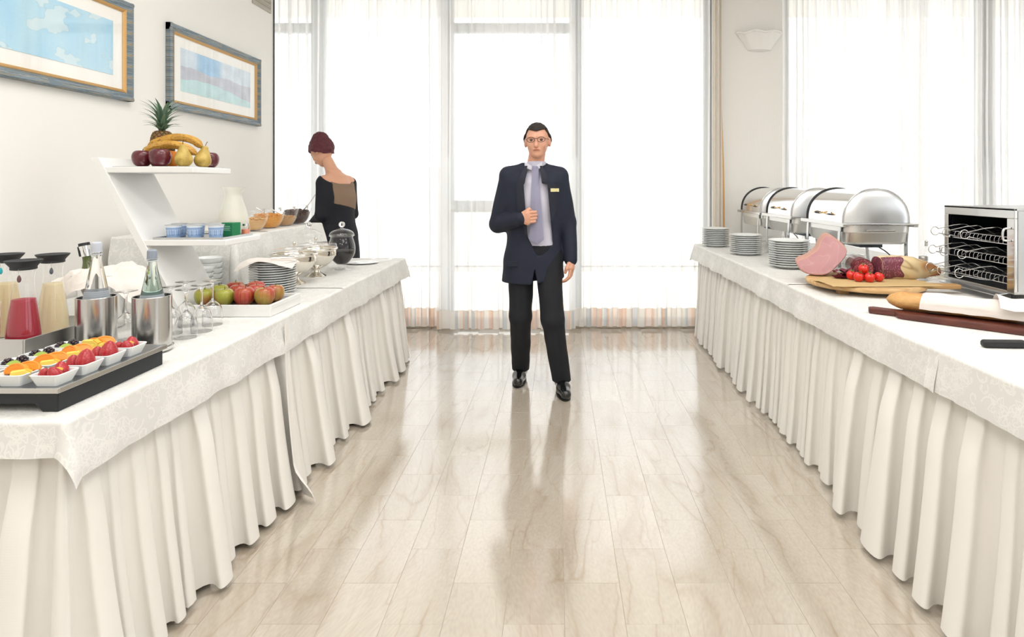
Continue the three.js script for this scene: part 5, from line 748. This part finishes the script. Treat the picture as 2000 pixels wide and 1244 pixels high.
// --- dark cutting board, baguette, napkin, knife ---
{
  const turn = 0.0, dir = [0.745, -0.667], yaw = Math.atan2(-(-dir[1]), dir[0]);        // board runs towards the camera's right
  const P = (s, q) => [1.272 + dir[0] * s - dir[1] * -q * -1 * 0 + 0.667 * q, 2.41 + dir[1] * s + 0.745 * q]; // s along, q to the far side
  const L = 0.62, b = thing('cutting_board', 'dark brown wooden cutting board with short handle under the bread', 'board', [1.272, TR_, 2.41], -Math.atan2(0.667, 0.745));
  const sh = [[0, 0.004], [0.008, -0.018], [0.1, -0.018], [0.118, -0.05], [0.14, -0.056], [L, -0.056], [L, 0.16], [0.15, 0.16], [0.125, 0.15], [0.115, 0.03], [0.1, 0.022], [0.01, 0.02]];
  const g = extrude(sh, 0.016, 0.003); g.rotateX(-PI / 2); g.translate(0, 0.0045, 0); part('plank', planar(toCreasedNormals(g, 0.6), 3), darkWood, b);
  const Y = TR_ + 0.0248;
  const br = thing('baguette', 'golden bread loaf with tapered end sticking out of a white napkin', 'bread', [1.345, Y, 2.395], -Math.atan2(0.667, 0.745) + 0.03);
  const crust = dataTex(256, 256, (u, v) => { const k = clamp(0.5 + 1.1 * tn(u, v, 5, 6, 4)), f = 0.06 * tn(u, v, 60, 60, 2), e = 0.16 * Math.pow(Math.max(0, Math.cos(u * 2 * PI)), 2); return [0.85 - 0.10 * k + f + e * 0.3, 0.66 - 0.14 * k + f + e * 0.5, 0.40 - 0.13 * k + f + e * 0.6]; });
  part('crust', grid(40, 44, (u, v) => { const s = v * 0.50, k = Math.pow(Math.min(1, s / 0.055), 0.45) * Math.pow(Math.min(1, (0.5 - s) / 0.08 + 0.001), 0.5), a = (1 - u) * 2 * PI, groove = 1 - 0.06 * Math.pow(Math.max(0, Math.sin((s - 0.05) * 42 + 1.1 * Math.cos(a))), 8) * Math.max(0, Math.sin(a)); return [s - 0.01, 0.0345 + 0.0345 * k * Math.sin(a) * groove + 0.002 * noise.noise(s * 20, a, 2), 0.048 * k * Math.cos(a) * groove, u, v]; }), std(0xffffff, 0.5, { map: crust }), br);
  const nap = grid(60, 40, (u, v) => { const s = 0.135 + u * 0.44 + 0.02 * (v - 0.5), a = lerp(-0.25, PI + 0.32, v), R = 0.052 + 0.004 * noise.noise(s * 14, v * 5, 2) + 0.018 * smooth(0.6, 1, u) * (0.5 + 0.5 * Math.sin(v * 8)), low = a < 0 ? -a : a > PI ? a - PI : 0; return [s - 0.01, Math.max(0.0015, 0.0345 + (R - 0.012) * Math.sin(a) - 0.03 * low + 0.003 * noise.noise(s * 22, v * 9, 6)) , (R + 0.004) * Math.cos(a) * (1 + 0.35 * low), u * 2, v]; });
  solo('napkin', nap, M.napkin, 'white napkin wrapped round the bread on the dark board', 'napkin', [1.345, Y, 2.395], -Math.atan2(0.667, 0.745) + 0.03);
  const nap2 = grid(36, 26, (u, v) => { const x = (u - 0.5) * 0.22, z = (v - 0.5) * 0.16; return [x, 0.086 + 0.022 * (u < 0.2 ? (0.2 - u) * 2 : 0) + 0.012 * noise.noise(x * 12, z * 16, 9) - 1.2 * z * z * 4, z]; });
  solo('folded_napkin', nap2, M.napkin, 'folded napkin corner lying on top of the wrapped bread, right picture edge', 'napkin', [1.70, Y, 2.10], -0.5);
  const k = thing('bread_knife', 'bread knife with black handle at the right picture edge', 'knife', [1.352, TR_ + 0.0035, 1.878], -0.06);
  const hg = rbox(0.135, 0.024, 0.03, 0.010, 0.067, 0.0125, 0, 4); { const p = hg.attributes.position; for (let i = 0; i < p.count; i++) { const x = p.getX(i); p.setZ(i, p.getZ(i) * (1 - 0.14 * Math.sin(x / 0.135 * PI)) + 0.002 * Math.sin(x * 45)); } hg.computeVertexNormals(); }
  part('handle', hg, std(0x17191b, 0.45), k); part('blade', tr(extrude([[0, -0.014], [0.2, -0.014], [0.235, 0.006], [0.23, 0.013], [0, 0.013]], 0.002, 0.0004), 0.133, 0.013, 0, -PI / 2), M.steel, k);
}

// ================= PEOPLE =================
const skinM = phys(0xd9a186, 0.5, { sheen: 0.2, sheenColor: new THREE.Color(0xffc9b0) }), skin2 = phys(0xd8a386, 0.5);
// a hand as a field: palm from the wrist w towards dirs; curl 0 (open) .. 1 (fist)
function handField(w, along, across, normal, curl, s = 1) {
  const A = V(...along).normalize(), B = V(...across).normalize(), N = V(...normal).normalize(), O = V(...w), bones = [];
  const pt = (a, b, n) => { const p = O.clone().addScaledVector(A, a * s).addScaledVector(B, b * s).addScaledVector(N, n * s); return [p.x, p.y, p.z]; };
  const palm = [[pt(0.0, 0, 0), pt(0.045, 0.022, 0), 0.026 * s, 0.019 * s], [pt(0.0, 0, 0), pt(0.05, -0.002, 0), 0.026 * s, 0.020 * s], [pt(0.0, 0, 0), pt(0.046, -0.026, 0), 0.025 * s, 0.018 * s], [pt(0.05, 0.026, 0), pt(0.05, -0.028, 0), 0.016 * s, 0.015 * s]];
  [[0.03, 0.038, 1], [0.011, 0.042, 0], [-0.009, 0.039, -1], [-0.028, 0.031, -2]].forEach(([b, len, k]) => {
    let a = 0.066, n = 0, ang = curl * 0.9; let p0 = pt(a, b, n); const r = [0.0105, 0.0095, 0.0085];
    for (let j = 0; j < 3; j++) { const L = len * [1, 0.72, 0.55][j]; a += Math.cos(ang) * L; n += Math.sin(ang) * L; const p1 = pt(a, b, n); bones.push([p0, p1, r[j] * s, (r[j] - 0.001) * s]); p0 = p1; ang += curl * [1.45, 1.2, 0][j] + 0.12; }
  });
  const thumb = [[pt(0.018, 0.028, 0.004), pt(0.05, 0.05, 0.014 + 0.012 * curl), 0.014 * s, 0.0115 * s], [pt(0.05, 0.05, 0.014 + 0.012 * curl), pt(0.078 - 0.01 * curl, 0.05 - 0.028 * curl, 0.022 + 0.024 * curl), 0.0112 * s, 0.0095 * s]];
  return (x, y, z) => { let d = 9; for (const b of palm) d = smin(d, cap(x, y, z, ...b), 0.012); for (const b of bones) d = Math.min(d, cap(x, y, z, ...b)) ; let t = 9; for (const b of thumb) t = smin(t, cap(x, y, z, ...b), 0.008); return smin(d, t, 0.006); };
}
// a head as a field around its own centre, face towards +z
const headField = (fem) => (x, y, z) => {
  let d = ell(x, y - 0.018, z + 0.008, [0, 0, 0], [0.074, 0.094, 0.094]);
  d = smin(d, ell(x, y, z, [0, -0.052, 0.032], [0.054, 0.058, 0.058]), 0.04);
  d = smin(d, ell(x, y, z, [0, -0.094, 0.062], [0.020, 0.014, 0.018]), 0.024);
  d = smin(d, cap(x, y, z, [0, -0.001, 0.084], [0, -0.034, 0.104], 0.008, 0.0125), 0.012);
  for (const s of [-1, 1]) { d = smin(d, ell(x, y, z, [s * 0.078, -0.01, -0.006], [0.011, 0.03, 0.018]), 0.008); d = smin(d, cap(x, y, z, [s * 0.014, 0.022, 0.083], [s * 0.042, 0.022, 0.07], 0.009, 0.009), 0.014); d = smin(d, ell(x, y, z, [s * 0.036, -0.028, 0.066], [0.02, 0.018, 0.016]), 0.02);
    d = Math.max(d, -ell(x, y, z, [s * 0.031, 0.003, 0.094], [0.016, 0.009, 0.012])); }
  d = smin(d, cap(x, y, z, [-0.016, -0.059, 0.086], [0.016, -0.059, 0.086], 0.0065, 0.0065), 0.008);
  d = Math.max(d, -cap(x, y, z, [-0.02, -0.0595, 0.097], [0.02, -0.0595, 0.097], 0.0022, 0.0022));
  return d;
};
function moved(geo, c, rx, ry, rz) { const e = new THREE.Euler(rx, ry, rz, 'YXZ'), m = new THREE.Matrix4().makeRotationFromEuler(e).setPosition(...c); geo.applyMatrix4(m); return geo; }
{ // ---- man in the dark suit (local origin on the floor between his feet, facing the camera) ----
  const man = thing('person', 'man in dark navy suit walking towards the camera, fist at his lapel', 'person', [-0.14, 0, 3.85]);
  const shL = [-0.185, 1.385, 0], shR = [0.148, 1.375, 0], elL = [-0.258, 1.075, -0.03], wrL = [-0.095, 1.12, 0.165], elR = [0.205, 1.085, -0.045], wrR = [0.222, 0.845, 0.02];
  const hipL = [-0.10, 0.88, 0], hipR = [0.072, 0.88, 0], knL = [-0.105, 0.48, 0.01], knR = [0.105, 0.475, 0.10], anL = [-0.118, 0.10, -0.20], anR = [0.165, 0.095, 0.04], C = -0.018;
  const torso = k => [[0.80, C, 0, 0.155 + k, 0.105 + k], [0.92, C, 0, 0.16 + k, 0.108 + k], [1.05, C, 0, 0.148 + k, 0.104 + k], [1.22, C, 0.004, 0.165 + k, 0.112 + k], [1.34, C, 0, 0.165 + k, 0.10 + k], [1.43, C, -0.01, 0.075 + k, 0.065 + k]];
  const body = (x, y, z) => {
    let d = loft(x, y, z, torso(-0.012)); d = smin(d, cap(x, y, z, [C, 1.40, -0.012], [0.004, 1.54, 0.005], 0.058, 0.054), 0.03);
    for (const [s, e, w] of [[shL, elL, wrL], [shR, elR, wrR]]) { d = smin(d, cap(x, y, z, s, e, 0.052, 0.04), 0.04); d = smin(d, cap(x, y, z, e, w, 0.040, 0.027), 0.015); }
    for (const [h, k, a] of [[hipL, knL, anL], [hipR, knR, anR]]) { d = smin(d, cap(x, y, z, h, k, 0.075, 0.05), 0.05); d = smin(d, cap(x, y, z, k, a, 0.05, 0.034), 0.015); d = smin(d, cap(x, y, z, [a[0], 0.05, a[2]], [a[0] + 0.008, 0.04, a[2] + 0.11], 0.03, 0.026), 0.02); }
    return d; };
  const fist = handField([-0.098, 1.122, 0.166], [0.93, 0.12, 0.25], [0.0, 1, 0.1], [0.3, 0, -0.95], 0.95, 1.02), rest = handField([0.222, 0.842, 0.022], [0.05, -0.98, 0.2], [-0.25, 0.1, 0.95], [-0.95, -0.1, -0.2], 0.3, 1);
  const hc = [0.006, 1.618, 0.02], head = moved(surfaceNets(headField(false), [-0.11, -0.13, -0.12], [0.11, 0.13, 0.13], 0.0042), hc, 0.02, -0.06, 0.03);
  part('body', merge([surfaceNets(body, [-0.4, 0, -0.32], [0.35, 1.58, 0.3], 0.013), head, surfaceNets(fist, [-0.17, 1.04, 0.07], [0.06, 1.24, 0.28], 0.0042), surfaceNets(rest, [0.14, 0.64, -0.06], [0.32, 0.9, 0.13], 0.0042)]), skinM, man);
  // shirt
  const shirtF = (x, y, z) => Math.max(smin(loft(x, y, z, torso(0.002)), cap(x, y, z, [C, 1.40, -0.008], [0.0, 1.475, 0.002], 0.066, 0.0625), 0.02), 0.80 - y, y - 1.488);
  part('shirt', surfaceNets(shirtF, [-0.3, 0.77, -0.2], [0.25, 1.51, 0.2], 0.010), std(0xc9c7d6, 0.75), man);
  const collar = []; for (const s of [-1, 1]) collar.push(tr(extrude([[0, 0], [s * 0.05, 0.02], [s * 0.052, 0.055], [s * 0.012, 0.03]], 0.006, 0.002), C + s * 0.004, 1.425, 0.068));
  part('collar', merge(collar), std(0xd6d4df, 0.75), man);
  const tie = grid(8, 30, (u, v) => { const y = lerp(1.44, 0.955, v), w = v < 0.07 ? 0.022 : lerp(0.018, 0.048, v) * (v > 0.93 ? (1 - v) / 0.07 : 1), z = 0.086 + 0.030 * smooth(0, 0.45, v) + 0.012 * Math.sin(v * 3) + 0.022 * smooth(0.5, 1, v); return [C + 0.012 + 0.012 * v + (u - 0.5) * 2 * w, y, z + 0.006 * (1 - Math.abs(u - 0.5) * 2)]; });
  part('tie', merge([tie, tr(rbox(0.036, 0.034, 0.022, 0.008), C + 0.010, 1.438, 0.080)]), std(0x8f8ea6, 0.6, DS), man);
  // jacket with open front and two sleeves
  const jacketRows = [[0.70, C - 0.005, -0.008, 0.205, 0.135], [0.82, C - 0.004, -0.006, 0.198, 0.136], [1.0, C, -0.003, 0.176, 0.128], [1.22, C, 0, 0.186, 0.134], [1.34, C, 0, 0.184, 0.120], [1.42, C, -0.01, 0.15, 0.092], [1.475, C, -0.02, 0.075, 0.07]];
  const jacketF = (x, y, z) => {
    let d = loft(x, y, z, jacketRows);
    for (const [s, e, w] of [[shL, elL, wrL], [shR, elR, wrR]]) { d = smin(d, cap(x, y, z, [s[0] * 0.96, s[1], s[2]], e, 0.064, 0.056), 0.05); d = smin(d, cap(x, y, z, [lerp(C, s[0], 0.35), 1.425, -0.012], [s[0], 1.40, -0.004], 0.052, 0.05), 0.03); d = smin(d, cap(x, y, z, e, w, 0.056, 0.043), 0.012); }
    d += 0.004 * noise.noise(x * 9, y * 7, z * 9);
    // opening: left lapel line and right lapel line as seen from the front
    const xl = y > 1.34 ? lerp(-0.055, -0.035, (y - 1.34) / 0.13) : y > 1.0 ? lerp(-0.035, -0.062, (y - 1.0) / 0.34) : lerp(0.03, -0.035, clamp((y - 0.88) / 0.12)), xr = y > 1.34 ? lerp(0.055, 0.04, (y - 1.34) / 0.13) : y > 0.95 ? lerp(0.125, 0.09, (y - 0.95) / 0.39) : lerp(0.045, 0.125, clamp((y - 0.88) / 0.07));
    const open = Math.max(Math.abs(x - C - (xl + xr) / 2) - (xr - xl) / 2, -z + 0.02, 0.885 - y), vent = Math.max(Math.abs(x - C - 0.01) - 0.018 * clamp((0.80 - y) / 0.1), -z, y - 0.80);
    d = Math.max(d, -open, -vent, 0.705 + 0.02 * Math.sin(x * 9) - y, y - 1.478);
    const neck = Math.max(Math.hypot(x - C, (z - 0.0) * 0.95) - 0.062, 1.40 - y); return Math.max(d, -neck); };
  const jacket = part('jacket', surfaceNets(jacketF, [-0.36, 0.67, -0.24], [0.32, 1.5, 0.28], 0.0095), std(0x1a2032, 0.8), man);
  for (const s of [-1, 1]) part('lapel', grid(8, 24, (u, v) => { const y = lerp(1.455, s < 0 ? 1.02 : 1.10, v), edge = s < 0 ? (y > 1.34 ? lerp(-0.055, -0.035, (y - 1.34) / 0.13) : lerp(-0.035, -0.062, clamp((y - 1.0) / 0.34))) : (y > 1.34 ? lerp(0.055, 0.04, (y - 1.34) / 0.13) : lerp(0.125, 0.09, clamp((y - 0.95) / 0.39))), w = 0.055 * Math.sin(Math.min(1, v * 1.5 + 0.15) * PI * 0.62) * (1 - 0.75 * smooth(0.7, 1, v)), x = edge + s * w * u; const rx = 0.192, rz = 0.139 - 0.022 * smooth(1.3, 1.45, y) - 0.03 * smooth(1.38, 1.46, y); return [C + x, y, rz * Math.sqrt(Math.max(0.05, 1 - (x / rx) * (x / rx))) + 0.004 + 0.003 * u]; }), std(0x161b2b, 0.7, DS), jacket);
  part('pocket_flap', rbox(0.10, 0.035, 0.006, 0.003, C - 0.125, 0.83, 0.112), std(0x161b2b, 0.8), jacket).rotation.y = 0;
  part('name_badge', tr(rbox(0.072, 0.022, 0.004, 0.002), C + 0.137, 1.30, 0.103, 0, 0.75), std(0xe9dfa6, 0.4), man);
  for (const [e, w] of [[elL, wrL], [elR, wrR]]) { const d = V(w[0] - e[0], w[1] - e[1], w[2] - e[2]).normalize(); part('cuff', tube([[w[0] - d.x * 0.02, w[1] - d.y * 0.02, w[2] - d.z * 0.02], [w[0], w[1], w[2]], [w[0] + d.x * 0.012, w[1] + d.y * 0.012, w[2] + d.z * 0.012]], 0.036, 6, 20), std(0xd6d4df, 0.75), man); }
  // trousers
  const trouserF = (x, y, z) => { let d = loft(x, y, z, [[0.80, C, 0, 0.165, 0.118], [0.90, C, 0, 0.163, 0.114], [0.945, C, 0, 0.158, 0.112]]);
    for (const [h, k, a] of [[hipL, knL, anL], [hipR, knR, anR]]) { d = smin(d, cap(x, y, z, h, k, 0.092, 0.072), 0.03); d = smin(d, cap(x, y, z, k, [a[0], 0.06, a[2]], 0.072, 0.060), 0.02); } d += 0.005 * noise.noise(x * 10, y * 9, z * 10); return Math.max(d, 0.065 - y); };
  part('trousers', surfaceNets(trouserF, [-0.24, 0.04, -0.3], [0.28, 1.02, 0.22], 0.0105), std(0x10131b, 0.8), man);
  for (const [a, yaw] of [[anL, -0.06], [anR, 0.12]]) {
    const f = (x, y, z) => { let d = smin(cap(x, y, z, [0, 0.05, -0.03], [0, 0.045, 0.07], 0.043, 0.041), cap(x, y, z, [0, 0.04, 0.08], [0.004, 0.034, 0.165], 0.041, 0.033), 0.03); d = smin(d, cap(x, y, z, [0, 0.07, -0.02], [0, 0.11, -0.02], 0.04, 0.042), 0.03); return Math.max(d, 0.004 - y); };
    const sh = part('shoe', moved(surfaceNets(f, [-0.08, -0.02, -0.1], [0.08, 0.17, 0.22], 0.007), [a[0], 0.0, a[2]], 0, yaw, 0), phys(0x0d0e10, 0.25, { clearcoat: 0.6, clearcoatRoughness: 0.15 }), man);
    part('sole', moved(tr(extrude(Array.from({ length: 24 }, (_, i) => { const t = i / 24 * 2 * PI; return [0.044 * Math.cos(t), 0.065 + 0.128 * Math.sin(t)]; }), 0.008, 0.001), 0, 0, 0, PI / 2).translate(0, 0.010, 0), [a[0], 0, a[2]], 0, yaw, 0), std(0x0b0b0c, 0.6), sh);
  }
  // hair, glasses, eyes
  const hf = headField(false); const hairF = (x, y, z) => { const line = 0.058 + 0.02 * Math.abs(x) / 0.07 - 0.0, back = z < 0.02 ? lerp(-0.055, line, clamp((z + 0.09) / 0.11)) : line; return Math.max(hf(x, y, z) - 0.008 - 0.003 * noise.noise(x * 60, y * 60, z * 60), back - y - 0.0 + (Math.abs(x) > 0.06 ? -0.035 : 0) * clamp((0.045 - z) / 0.03)); };
  part('hair', moved(surfaceNets(hairF, [-0.11, -0.08, -0.13], [0.11, 0.14, 0.12], 0.0045), hc, 0.02, -0.06, 0.03), std(0x2a2220, 0.8), man);
  for (const s of [-1, 1]) part('eye', moved(ball(0.0105, s * 0.031, 0.003, 0.077, 14), hc, 0.02, -0.06, 0.03), std(0x4a3a34, 0.2), man);
  const gl = []; for (const s of [-1, 1]) { gl.push(tube(Array.from({ length: 16 }, (_, i) => { const a = i / 16 * 2 * PI; return [s * 0.033 + 0.025 * Math.cos(a), 0.004 + 0.016 * Math.sin(a), 0.103 - 0.006 * Math.abs(Math.cos(a))]; }), 0.0018, 40, 6, true), tube([[s * 0.058, 0.008, 0.098], [s * 0.078, 0.006, 0.06], [s * 0.085, 0.002, -0.005]], 0.0017, 12, 6)); } gl.push(tube([[-0.009, 0.008, 0.104], [0, 0.011, 0.107], [0.009, 0.008, 0.104]], 0.0017, 10, 6));
  part('glasses', moved(merge(gl), hc, 0.02, -0.06, 0.03), std(0x2a2424, 0.4), man);
  part('lips', moved(tr(new THREE.SphereGeometry(1, 16, 10).scale(0.021, 0.0055, 0.006), 0, -0.0595, 0.0905), hc, 0.02, -0.06, 0.03), std(0xb56d60, 0.5), man);
}
{ // ---- person in black with bowed head, seen from behind and the side (local z forwards) ----
  const W = thing('person', 'person in black outfit with dark red hair, head bowed, beyond the left table', 'person', [-1.79, 0, 4.80], PI + 1.12);
  const C = 0, torso = k => [[0.90, C, 0.0, 0.160 + k, 0.118 + k], [1.02, C, -0.004, 0.135 + k, 0.10 + k], [1.10, C, -0.008, 0.122 + k, 0.094 + k], [1.23, C, -0.004, 0.136 + k, 0.104 + k], [1.33, C, 0.012, 0.138 + k, 0.094 + k], [1.40, C, 0.03, 0.10 + k, 0.07 + k], [1.45, C, 0.05, 0.055 + k, 0.05 + k]];
  const neck = [[C, 1.41, 0.045], [C, 1.535, 0.125]], hc = [0, 1.612, 0.185], arms = [[-1, [-0.138, 1.345, 0.02], [-0.175, 1.09, 0.02], [-0.08, 1.00, 0.21]], [1, [0.138, 1.345, 0.02], [0.172, 1.09, 0.01], [0.085, 1.01, 0.21]]];
  const legs = [[[-0.085, 0.88, 0], [-0.085, 0.49, 0.01], [-0.085, 0.10, -0.02]], [[0.085, 0.88, 0], [0.085, 0.49, 0.01], [0.085, 0.10, -0.02]]];
  const body = (x, y, z) => { let d = loft(x, y, z, torso(-0.004)); d = smin(d, cap(x, y, z, neck[0], neck[1], 0.05, 0.044), 0.04); d = smin(d, cap(x, y, z, [-0.12, 1.37, 0.022], [0.12, 1.37, 0.022], 0.034, 0.034), 0.05);
    for (const [s, a, b, c] of arms) { d = smin(d, cap(x, y, z, a, b, 0.043, 0.034), 0.05); d = smin(d, cap(x, y, z, b, c, 0.034, 0.024), 0.012); }
    for (const [h, k, a] of legs) { d = smin(d, cap(x, y, z, h, k, 0.078, 0.05), 0.04); d = smin(d, cap(x, y, z, k, a, 0.05, 0.032), 0.015); d = smin(d, cap(x, y, z, [a[0], 0.04, a[2]], [a[0], 0.035, a[2] + 0.11], 0.028, 0.024), 0.02); } return d; };
  const hands = arms.map(([s, a, b, c]) => surfaceNets(handField(c, [-s * 0.5, -0.2, 0.8], [-s * 0.3, 0.9, 0], [-s, 0, -0.4], 0.45, 0.9), [c[0] - 0.13, c[1] - 0.12, c[2] - 0.06], [c[0] + 0.13, c[1] + 0.12, c[2] + 0.2], 0.0045));
  const tilt = [0.72, 0.1, 0.04], head = moved(surfaceNets(headField(true), [-0.11, -0.13, -0.12], [0.11, 0.13, 0.13], 0.0045), hc, ...tilt);
  part('body', merge([surfaceNets(body, [-0.3, 0, -0.18], [0.3, 1.62, 0.3], 0.011), head, ...hands]), skin2, W);
  const black = std(0x14161f, 0.85);
  // top: long sleeves, neckline falling low towards the back
  const lowBack = (x, y, z) => y - lerp(1.385, 1.335, smooth(0.05, -0.06, z)) - 0.25 * Math.max(0, Math.abs(x) - 0.06);
  const topF = (x, y, z) => { let d = smin(loft(x, y, z, torso(0.010)), cap(x, y, z, [-0.12, 1.37, 0.022], [0.12, 1.37, 0.022], 0.044, 0.044), 0.05); for (const [s, a, b, c] of arms) { d = smin(d, cap(x, y, z, a, b, 0.054, 0.045), 0.04); d = smin(d, cap(x, y, z, b, c, 0.045, 0.034), 0.012); } return Math.max(d, 0.93 - y, lowBack(x, y, z)); };
  part('top', surfaceNets(topF, [-0.29, 0.9, -0.18], [0.29, 1.46, 0.29], 0.009), black, W);
  const sheerBack = (x, y, z) => { const d = smin(loft(x, y, z, torso(0.0145)), cap(x, y, z, [-0.12, 1.37, 0.022], [0.12, 1.37, 0.022], 0.048, 0.048), 0.05) + 0.002 * noise.noise(x * 20, y * 26, z * 20); return Math.max(d, z - 0.012 - 0.25 * (1.33 - y), Math.abs(x) - 0.115, 1.155 + 0.25 * x - y, lowBack(x, y, z) - 0.008); };
  part('back_panel', surfaceNets(sheerBack, [-0.2, 1.06, -0.17], [0.2, 1.45, 0.09], 0.008), std(0x86705c, 0.85), W).userData.label = 'sheer brown back panel';
  part('skirt', surfaceNets((x, y, z) => Math.max(loft(x, y, z, [[0.50, C, 0, 0.18, 0.145], [0.75, C, 0, 0.185, 0.148], [0.92, C, 0, 0.173, 0.131], [1.03, C, -0.004, 0.146, 0.112]]) + 0.004 * noise.noise(x * 12, y * 5, z * 12), 0.505 - y), [-0.24, 0.47, -0.2], [0.24, 1.06, 0.2], 0.011), black, W);
  for (const [h, k, a] of legs) part('shoe', surfaceNets((x, y, z) => Math.max(smin(cap(x, y, z, [a[0], 0.045, a[2] - 0.02], [a[0], 0.035, a[2] + 0.13], 0.036, 0.03), cap(x, y, z, [a[0], 0.03, a[2] - 0.03], [a[0], 0.06, a[2] - 0.02], 0.03, 0.034), 0.02), 0.003 - y), [a[0] - 0.07, -0.02, a[2] - 0.09], [a[0] + 0.07, 0.12, a[2] + 0.19], 0.008), std(0x111214, 0.4), W);
  const hf = headField(true), tuft = (x, y, z) => 0.005 * noise.noise(x * 45, y * 45, z * 45) + 0.003 * noise.noise(x * 110, y * 40, z * 110);
  part('hair', moved(surfaceNets((x, y, z) => { const line = z > 0.01 ? lerp(0.0, 0.055, clamp((z - 0.01) / 0.06)) : lerp(-0.105, -0.012, clamp((z + 0.1) / 0.11)) + 0.014 * noise.noise(x * 34, z * 34, 3); let d = Math.max(hf(x, y, z) - 0.014 + 0.008 * smooth(0.0, -0.09, y), line - y); d = smin(d, ell(x, y, z, [0, 0.088, -0.05], [0.054, 0.066, 0.066]), 0.03); return d - tuft(x, y, z); }, [-0.13, -0.12, -0.16], [0.13, 0.18, 0.14], 0.005), hc, ...tilt), std(0x551c26, 0.6), W);
  for (const s of [-1, 1]) part('eye', moved(ball(0.0095, s * 0.031, 0.003, 0.078, 12), hc, ...tilt), std(0x3a2a26, 0.3), W);
}
renderer.render(scene, camera);
